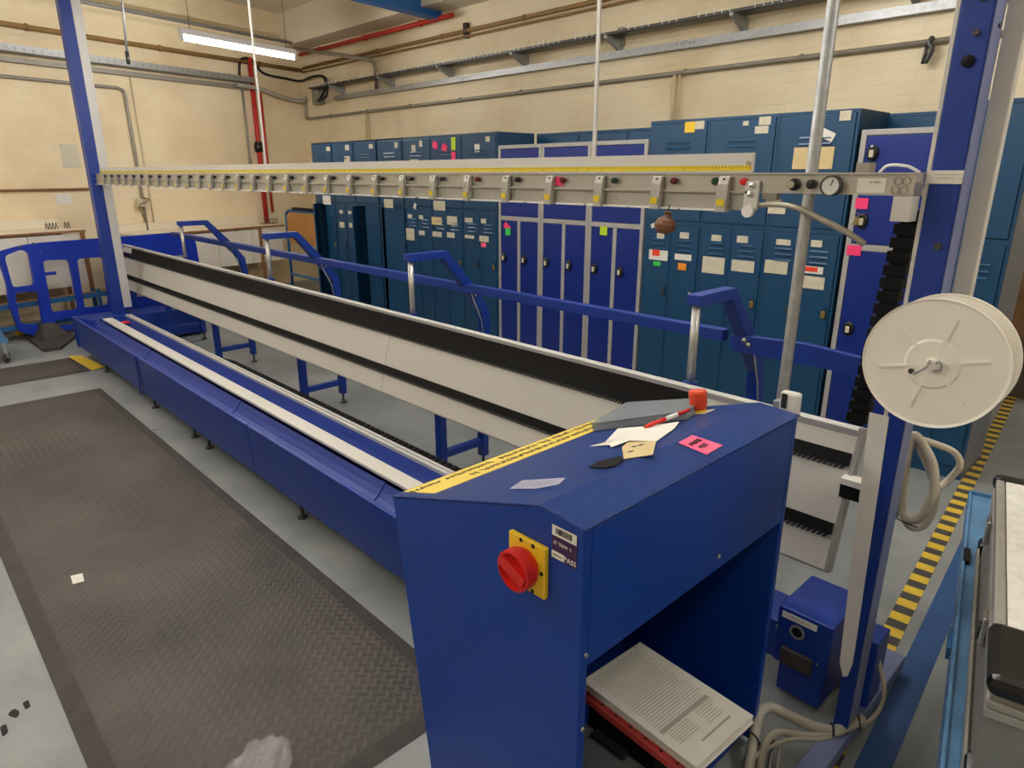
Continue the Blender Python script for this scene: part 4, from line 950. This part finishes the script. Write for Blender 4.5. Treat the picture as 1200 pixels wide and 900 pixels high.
# far teal row by the room corner
FX = [-7.945+k*.479 for k in range(7)]
FL = ['teal steel locker at the corner end of the row, next to the brown board', 'teal locker with two small square door labels, second from the corner end', 'teal locker with a half open left door beside a labelled locker', 'teal locker with two half open doors in the corner row',
      'teal locker with one large and one small white door label', 'teal locker with pink and lime notes on its top door', 'teal locker touching the silver framed lockers, pinkish torn label']
FA = [{0:40}, {}, {0:50,1:12}, {0:35,1:40}, {}, {}, {}]
for x, lb, aj in zip(FX, FL, FA): teal_locker(x, .477, YL, lb, aj)
# three silver framed lockers
for k, lb in enumerate(('silver framed blue locker with a pink and green note, next to teal lockers', 'silver framed blue locker between two alike silver framed lockers', 'silver framed blue locker with a lime sticky note on one door')):
    silver_locker(-4.585+k*.528, .526, YL, lb)
# three near teal lockers
for k, lb in enumerate(('tall teal locker with orange and green notes behind the leather pouch', 'tall teal locker with two large torn white labels, middle of three', 'tall teal locker with a big manila sheet behind the galvanised pole')):
    teal_locker(-2.985+k*.470, .468, YL, lb)
silver_locker(-1.555, .45, YL+.0, 'narrow silver framed blue locker with bright pink notes and keys', True)
rt = teal_locker(-1.10, .345, YL, 'teal locker with a grey side panel at the walkway end')
box('side_panel', 'locker_side', rt, -.755, -.752, YL+.01, YL+.455, .02, 1.985)
# back-to-back row behind
BL = ['behind the pink and green noted silver locker', 'behind the middle silver locker', 'behind the lime noted silver locker']
for k, lb in enumerate(BL): teal_locker(-4.62+k*.528, .526, 4.72, 'plain teal locker in the back row, '+lb, detail=False)
teal_locker(-1.60, .45, 4.72, 'plain teal locker in the back row, behind the narrow silver locker', detail=False)
teal_locker(-1.148, .30, 4.72, 'plain teal locker in the back row, at the walkway end', detail=False)

# paper labels and notes on the doors, where the photograph shows them
STK = [0]; N_ = 'sticky_note'
def sticker(u0, v0, u1, v1, m='paper_old', name='paper_label', rot=0):
    a = aty(u0, v0, YL-.008); b = aty(u1, v1, YL-.008); c = (a+b)/2
    best = None
    for d, x0, x1, z0, z1, y in DOORS:
        if abs(y-YL) < .05 and x0 <= c.x <= x1 and z0 <= c.z <= z1: best = (d, y)
    if not best: return
    STK[0] += 1; d, y = best; w_, h_ = abs(b.x-a.x)/2, abs(a.z-b.z)/2
    q = [Vector((-w_,0,-h_)), Vector((w_,0,-h_)), Vector((w_,0,h_)), Vector((-w_,0,h_))]
    R = Matrix.Rotation(math.radians(rot), 3, 'Y'); c.y = y-.0018-.0014*(name == N_ or m in ('red_note','paper') and False)-(STK[0] % 40)*.00012
    MB().ext([c+R@k for k in q], (0,.0012,0)).build(name, m, d)
N_ = 'sticky_note'
for s in [(382,172,387,177),(404,170,409,176),(403,183,410,190),(432,169,437,174),(462,167,466,173),(482,170,487,178),(491,165,495,172),(480,187,490,191),
          (556,169,562,178,'paper'),(569,160,574,166)]: sticker(*s)
for s in [(507,166,513,174,'hot_pink',N_,20),(518,169,524,177,'hot_pink',N_,20),(529,161,534,168,'lime',N_),(529,168,534,176,'lime',N_),(529,178,534,187,'hot_pink',N_)]: sticker(*s)
for s in [(378,229,388,240,'paper'),(397,236,400,240),(450,233,461,244),(485,238,488,245,'paper',N_,30),(508,235,522,247),
          (398,246,402,251),(408,247,412,251),(398,260,404,267),(409,261,415,267),(434,248,438,253),(434,266,440,269),(478,251,483,256),(491,252,496,257),(476,267,486,282),(491,270,498,276),
          (506,254,518,264,'manila'),(524,253,536,264),(507,271,518,278),(524,272,533,279),(545,255,554,261),(564,256,570,262),(545,275,556,280),(562,276,573,284),(564,284,570,290,'pink')]: sticker(*s)
for s in [(590,262,598,270,'hot_pink',N_,35),(592,267,598,276,'green_note',N_),(703,265,711,276,'lime',N_),
          (803,143,814,155,'yellow',N_),(815,142,825,151),(871,142,877,147,'paper_old'),(890,137,903,146),(885,148,900,156),(1231,0,1231,0)]: sticker(*s)
for s in [(770,273,778,280),(797,272,807,280),(834,275,845,283),(864,276,876,285),(910,280,926,288),(951,281,963,290),
          (761,292,782,306,'paper'),(791,297,810,306,'paper'),(824,300,848,322,'paper_old'),(858,304,883,320),(897,304,922,322),(935,322,965,340),(940,311,964,322,'paper'),(944,312,958,319,'red_note',N_),
          (765,292,773,300,'red_note',N_),(766,306,774,312,'green_note',N_),(795,308,804,317,'orange_note',N_)]: sticker(*s)
for s in [(985,130,997,141),(931,173,975,198,'manila'),(961,153,978,163,'paper','paper_label',25),(901,237,920,251),
          (1003,232,1016,245,'hot_pink',N_),(993,287,1008,300,'hot_pink',N_)]: sticker(*s)
# keys on the narrow silver locker
p = aty(1004,252,YL-.03); t = thing('key_bunch', p, 'small bunch of keys hanging from the pink noted locker', 'keys')
MB().lathe([(.010,-.0015),(.013,-.0015),(.013,.0015),(.010,.0015)], p, (0,1,0), 14, True).build('key_ring', 'chrome', t)
for k, a in enumerate((-.5,.0,.4)): MB().obox(p+V(math.sin(a)*.012-.005,k*.003-.004,-.012), (.010,0,0), (math.sin(a)*.03,0,-.045), (0,.0015,0)).build('key', 'brass' if k else 'chrome', t)

# ================================================================== LEFT SIDE
# blue plastic barrier standing along the far end
BO = .86
def bq(u, v): p = lw(u, v, BO); return (-(p-LC).dot(LD), p.z)        # (distance along the wall from the corner, height)
def bp_(sv, z, o=0): return Lp(sv, BO+o, z)
sA, sB = bq(0,300)[0], bq(232,300)[0]
sc_l, sc_r = bq(45,284)[0], bq(205,276)[0]; ztop = bq(118,279)[1]; zbt = bq(70,388)[1]
outer = rounded([(sA+.02,.40),(sA,.60),(sA+.03,ztop-.06),(bq(22,289)[0],ztop-.015),(sc_l,ztop),(sc_r,ztop),(sB+.02,ztop-.10),(sB,.45),(sB+.07,.14),(sB+.25,zbt),(bq(40,390)[0],zbt),(bq(20,378)[0],zbt+.06)], .05)
holes = [[bq(*q) for q in pl] for pl in ([(4,300),(24,292),(33,296),(40,334),(14,337),(9,318)], [(16,343),(44,341),(50,382),(23,379)], [(49,305),(80,304),(92,362),(60,366)], [(63,375),(92,371),(93,379),(66,382)], [(89,303),(120,301),(128,357),(98,361)])]
holes = [rounded(h, .04) for h in holes]
sm_ = (bq(130,330)[0]+sB)/2
holes += [rounded([(sm_+.06,.28),(sm_+.34,.28),(sm_+.34,.72),(sm_+.06,.72)], .05), rounded([(sB+.12,.28),(sm_-.04,.28),(sm_-.04,.72),(sB+.14,.70)], .05)]
vs, fs = holed_plate(outer, holes, .045)
t = thing('safety_barrier', bp_((sA+sB)/2, 0), 'blue moulded plastic safety barrier with rounded openings and rubber feet', 'barrier')
MB().add([bp_(v.x, v.y, v.z) for v in vs], fs).build('barrier_panel', 'barrier', t, bevel=.006)
a, b = bq(51,322), bq(64,318); MB().obox(bp_(a[0], b[1]-.03, .0), LD*abs(a[0]-b[0]), LN*.03, (0,0,.03)).build('lug', 'barrier', t)
for sf in (bq(55,390)[0], sB+.35):
    MB().ext([bp_(sf-.12,0,-.26), bp_(sf+.12,0,-.26), bp_(sf+.32,0,.62), bp_(sf+.18,0,.66), bp_(sf-.16,0,.26)], (0,0,.03)).build('foot_base', 'rubber', t)
    mb = MB(); mb.add([bp_(sf+x,z,o) for x, o, z in ((-.12,-.14,.03),(.13,-.14,.03),(.17,.34,.03),(-.12,.26,.03),(-.06,-.05,.16),(.06,-.05,.16),(.06,.06,.16),(-.06,.06,.16))], [(0,1,5,4),(1,2,6,5),(2,3,7,6),(3,0,4,7),(4,5,6,7),(0,3,2,1)]); mb.build('rubber_foot', 'rubber', t)
for u, v in ((22,287),(37,284),(45,294)): q_ = bq(u,v); MB().lathe([(0,0),(.012,0),(.010,.006),(0,.007)], bp_(q_[0],q_[1]-.01,.024), LN, 8).build('bolt', 'chrome', t)

# white covered work tables along the left wall
def wtable(s0, s1, d0, d1, z, label, legs):
    t = thing('work_table', Lp((s0+s1)/2, (d0+d1)/2, 0), label, 'table', 'work tables along the left wall')
    lbox('table_top', 'desk_white', t, s0, s1, d0, d1, z-.03, z); lbox('front_edge', 'wood_edge', t, s0, s1, d1, d1+.010, z-.030, z-.008)
    for s in legs:
        for d in (d0+.05, d1+.0): lbox('leg', 'wood_edge', t, s-.02, s+.02, d-.003, d+.02, 0, z-.03)
    lbox('upstand', 'desk_white', t, s0, s1, d0-.01, d0+.02, z, z+.09)
    n = max(2, int((s1-s0)/.5)); ds = (s1-s0-.1)/n
    for k in range(n): lbox('back_sheet', 'sheet', t, s0+.05+k*ds+.004, s0+.05+(k+1)*ds-.004, d1-.012, d1-.004, .46, z-.045)
    lbox('low_rail', 'wood_edge', t, s0+.02, s1-.02, d0+.04, d0+.08, .40, .45)
    return t
wtable(3.84, 6.6, .02, .60, 1.065, 'white topped work table with brown edge behind the safety barrier', (3.88, 5.2, 6.4))
wtable(1.12, 3.30, .02, .60, .96, 'white topped work table with brown edge near the teal lockers', (1.55, 3.2))
for u, v, s_, lb in ((58,262,.10,'small tangle of metal clips on the table behind the barrier'),(80,262,.06,'small dark clip on the table behind the barrier')):
    p = lw(u, v, .38); p.z = 1.066
    t = thing('clip_pile', p, lb, 'clips'); 
    for k in range(4 if s_ > .08 else 2): MB().tube(smooth_path([p+V(0,(k-1.5)*.03,.004), p+V(.01,(k-1.5)*.03+.012,.07), p+V(.0,(k-1.5)*.03+.025,.004)]), .005, 5).build('clip', 'dusty', t)
p = lw(311,254,.35); p.z = .9605
t = thing('small_tray', p, 'small brown wire tray on the table near the lockers', 'tray')
MB().obox(p-LD*.11, LD*.22, LN*.12, (0,0,.012)).build('tray_floor', 'cardboard', t)
for k in range(6): MB().obox(p-LD*(.11-.04*k)+LN*.12, LD*.008, LN*.006, (0,0,.07)).build('tray_wire', 'steel_dark', t)
MB().obox(p-LD*.11+LN*.12+V(0,0,.066), LD*.22, LN*.006, (0,0,.008)).build('tray_rim', 'steel_dark', t)

# low light-blue shelving rack between barrier and table
t = thing('steel_rack', Lp(3.9,1.0,0), 'low light blue steel rack standing behind the safety barrier', 'rack')
for z in (.14, .36): lbox('shelf_rail', 'mid_blue', t, 2.2, 5.6, .75, .78, z-.025, z+.025)
for z in (.14, .36): lbox('shelf_rail', 'mid_blue', t, 2.2, 5.6, .63, .66, z-.02, z+.02)
for s in (2.25, 3.9, 5.5):
    for d in (.65, .765): lbox('post', 'mid_blue', t, s-.015, s+.015, d-.015, d+.015, 0, .42)
lbox('shelf_board', 'wood_edge', t, 2.25, 5.55, .66, .75, .37, .385); lbox('shelf_board', 'cardboard', t, 2.25, 5.55, .66, .75, .15, .165)
p = atx(16,345,-8.9)
t = thing('yellow_strip', Lp(4.42,.46,0), 'yellow plastic strip lying on the floor under the table behind the barrier', 'strip')
lbox('strip', 'yellow_floor', t, 4.2, 4.65, .42, .50, .0, .03)
# light-blue trolley at the picture's far left
t = thing('castor_trolley', (-7.5,.62,0), 'light blue trolley frame on castors next to the safety barrier', 'trolley')
MB().bar((-7.55,.50,.95),(-7.48,.76,.17), .03, .05).build('frame_post', 'light_blue', t); MB().bar((-7.5,.0,.20),(-7.48,.78,.20), .04, .05).build('base_rail', 'light_blue', t); MB().bar((-8.1,.70,.20),(-7.46,.76,.20), .04, .05).build('base_rail', 'light_blue', t)
MB().bar((-7.55,.0,.95),(-7.55,.52,.95), .03, .04).build('handle_rail', 'light_blue', t); box('deck', 'light_blue', t, -8.1, -7.5, -.2, .72, .215, .235)
for x, y in ((-7.46,.74),(-7.46,-.1),(-8.05,.68),(-8.05,-.1)):
    MB().lathe([(0,-.014),(.045,-.014),(.05,-.008),(.05,.008),(.045,.014),(0,.014)], (x,y,.05), (.5,1,0), 18).build('castor_wheel', 'rubber', t)
    MB().bar((x,y,.05),(x,y,.18), .03, .05, (1,0,0)).build('castor_fork', 'galv', t)

# brown board on a blue tubular stand next to the lockers
t = thing('board_stand', (-8.6,4.3,0), 'tan board in a blue tubular stand beside the teal lockers', 'stand')
ys = 4.3; za = 1.17; xa, xb = -9.04, -8.14
vs = rounded([(xa+.03,.74),(xb-.03,.74),(xb-.03,za-.03),(xa+.03,za-.03)], .10)
MB().ext([(x,ys,z) for x, z in vs], (0,.02,0)).build('board', 'wood_tan', t, bevel=.003)
fp = [Vector((xa,ys+.01,.02))]+smooth_path([(xa,ys+.01,1.04),(xa+.02,ys+.01,1.13),(xa+.10,ys+.01,za)],4)+smooth_path([(xb-.10,ys+.01,za),(xb-.02,ys+.01,1.13),(xb,ys+.01,1.04)],4)+[Vector((xb,ys+.01,.02))]
MB().tube(fp, .02, 8).build('tube_frame', 'mid_blue', t)
for z in (.30, .52): MB().bar((xa,ys+.01,z),(xb,ys+.01,z), .03, .03).build('crossbar', 'light_blue', t)
for x in (xa, xb): MB().bar((x,ys-.25,.03),(x,ys+.25,.03), .04, .04).build('foot_bar', 'mid_blue', t)
MB().box(xa+.25,xb-.02,ys-.02,ys+.05,za+.018,za+.045).build('clip_bar', 'black', t)
MB().lathe([(0,0),(.04,0),(.045,.02),(0,.03)], (xb-.12,ys-.0,.66), (0,-1,0), 12).build('adjust_knob', 'black', t)

# leaning brown sheet in the passage beyond the lockers
p = aty(1200,290,6.2)
t = thing('cardboard_sheet', (-.9,6.2,0), 'brown cardboard sheet leaning in the passage beyond the lockers', 'cardboard')
MB().obox((-1.3,6.25,.45), (.55,0,0), (0,.10,1.2), (0,.012,0)).build('sheet', 'cardboard', t); box('support_block', 'dusty', t, -1.3, -.75, 6.2, 6.4, 0, .45)

# ================================================================== TROLLEY AND FLIGHT CASE (right)
sk = math.radians(13.2); U = Vector((-math.sin(sk), math.cos(sk), 0)); R_ = Vector((math.cos(sk), math.sin(sk), 0))   # long axis away from the camera, and to the right
zt, zb = .85, .61
A0 = atz(1163,795,zt); A1 = atz(1168,556,zt); CL = (A1-A0).length; U = (A1-A0).normalized(); R_ = Vector((U.y,-U.x,0))
def cb(a, b, c, d, z0, z1): return MB().obox(A0+U*a+R_*c+V(0,0,z0-zt), U*(b-a), R_*(d-c), (0,0,z1-z0))
CW = .50
fc = thing('flight_case', A0+U*CL/2+R_*CW/2+V(0,0,zb-zt), 'aluminium flight case with white textured top and black corners', 'case')
cb(.004, CL-.004, .004, CW-.004, zb+.004, zt-.006).build('body', 'case_side', fc)
cb(.03, CL-.03, .022, CW-.022, zt-.0055, zt-.001).build('top_panel', 'case_panel', fc)
for a, b, c, d in ((0,CL,0,.020),(0,CL,CW-.02,CW),(0,.026,.021,CW-.021),(CL-.026,CL,.021,CW-.021)): cb(a,b,c,d,zt-.02,zt).build('edge_rail', 'case_alu', fc, bevel=.005)
cb(0, CL, 0, .006, zt-.075, zt-.058).build('lid_rail', 'case_alu', fc, bevel=.002); cb(0, CL, 0, .006, zt-.056, zt-.042).build('lid_rail', 'case_alu', fc, bevel=.002)
cb(-.004, .002, .0, CW, zt-.075, zt-.058).build('lid_rail', 'case_alu', fc, bevel=.002); cb(-.004, .002, 0, CW, zt-.056, zt-.042).build('lid_rail', 'case_alu', fc, bevel=.002)
cb(0, CL, -.003, .012, zb, zb+.014).build('edge_rail', 'case_alu', fc, bevel=.003); cb(-.003, .012, .013, CW, zb, zb+.014).build('edge_rail', 'case_alu', fc, bevel=.003)
cb(-.004, .0035, .10, .44, zb+.02, zt-.085).build('mesh_panel', 'case_panel', fc)
for a, c in ((-.006,-.006),(-.006,CW-.062),(CL-.060,-.006),(CL-.060,CW-.062)):
    ln_ = .19 if a < 0 else .05
    cb(a if a < 0 else CL+.006-ln_, a+ln_ if a < 0 else CL+.006, c if c < 0 else c-.03, c+.098 if c < 0 else c+.068, zt-.034, zt+.006).build('black_corner', 'black_gloss', fc, bevel=.016)
    cb(a, a+.066, c, c+.068, zb-.004, zb+.045).build('black_corner', 'black_gloss', fc, bevel=.012)
la = (atz(1148,725,.79)-A0).dot(U)
lt = cb(la-.022, la+.022, -.010, .001, zt-.11, zt-.045).build('latch', 'chrome', fc, bevel=.003)
cb(la-.014, la+.014, -.014, -.010, zt-.10, zt-.07).build('latch_lever', 'steel_dark', lt, bevel=.002)
lt = cb(la+.45, la+.50, -.010, .001, zt-.11, zt-.045).build('latch', 'chrome', fc, bevel=.003)
cb(.006, CL-.05, -.007, -.002, zb-.0, zb+.03).build('bumper_strip', 'case_alu', fc)
# trolley that carries the case
tl = thing('blue_trolley', A0+U*CL/2+R_*.2+V(0,0,-zt), 'worn light blue steel trolley carrying the flight case', 'trolley')
zs = zb-.004
T0_, T1_ = -.25, CL+.42
cb(T0_, T1_, -.030, .62, zs-.02, zs).build('deck', 'light_blue', tl)
cb(T0_, T1_, -.038, -.030, zs-.055, zs+.010).build('side_lip', 'light_blue', tl, bevel=.002); cb(T1_, T1_+.012, -.038, .62, zs-.055, zs+.012).build('end_lip', 'light_blue', tl)
mb = MB(); r = random.Random(4)
for k in range(60):
    a = T0_+.05+k*(T1_-T0_-.1)/60
    if r.random() < .75: mb.obox(A0+U*a+R_*(-.038-.0004)+V(0,0,zs-zt+r.uniform(-.03,.006)), U*r.uniform(.004,.014), R_*.0008, (0,0,r.uniform(.003,.008)))
mb.build('paint_chips', 'ink', tl, kind='stuff')
for a in (T0_+.05, T1_-.05):
    for c in (.04, .56): cb(a-.02, a+.02, c, c+.04, .10, zs-.02).build('leg', 'light_blue', tl)
cb(T0_+.25, T1_-.25, .12, .60, .22, .24).build('lower_deck', 'light_blue', tl)
for a in (T0_+.05, T1_-.05):
    for c in (.06, .58): MB().lathe([(0,-.016),(.048,-.016),(.05,0),(.048,.016),(0,.016)], A0+U*a+R_*c+V(0,0,.05-zt), R_, 18).build('castor_wheel', 'rubber', tl)
cb(.05,.08,-.060,-.038,zs-.07,zs-.055).build('side_hook', 'mid_blue', tl); cb(.46,.56,-.046,-.038,zs-.05,zs-.02).build('side_hook', 'mid_blue', tl)
a_ = (atz(1149,618,.70)-A0).dot(U)
cb(a_-.06, a_+.02, -.036, -.020, zs-.02, zs+.012).build('strap_end', 'black', tl)

# ================================================================== PLASTIC BAG in the foreground
c = atz(300,915,.03)
bm = bmesh.new(); bmesh.ops.create_icosphere(bm, subdivisions=4, radius=1)
from mathutils import noise
for v in bm.verts:
    n = noise.noise(v.co*2.1)*.35+abs(noise.noise(v.co*5))*.22+noise.noise(v.co*11)*.06
    v.co *= 1+n; v.co = Vector((v.co.x*.075, v.co.y*.13, max(-.028, v.co.z*.045)))
me = bpy.data.meshes.new('plastic_bag'); bm.to_mesh(me); bm.free(); me.polygons.foreach_set('use_smooth', [True]*len(me.polygons)); me.materials.append(M['bag'])
link('plastic_bag', me, None, (c.x, c.y, .0415), label='crumpled clear plastic bag lying on the mat', cat='bag').rotation_euler = (0,0,.79)
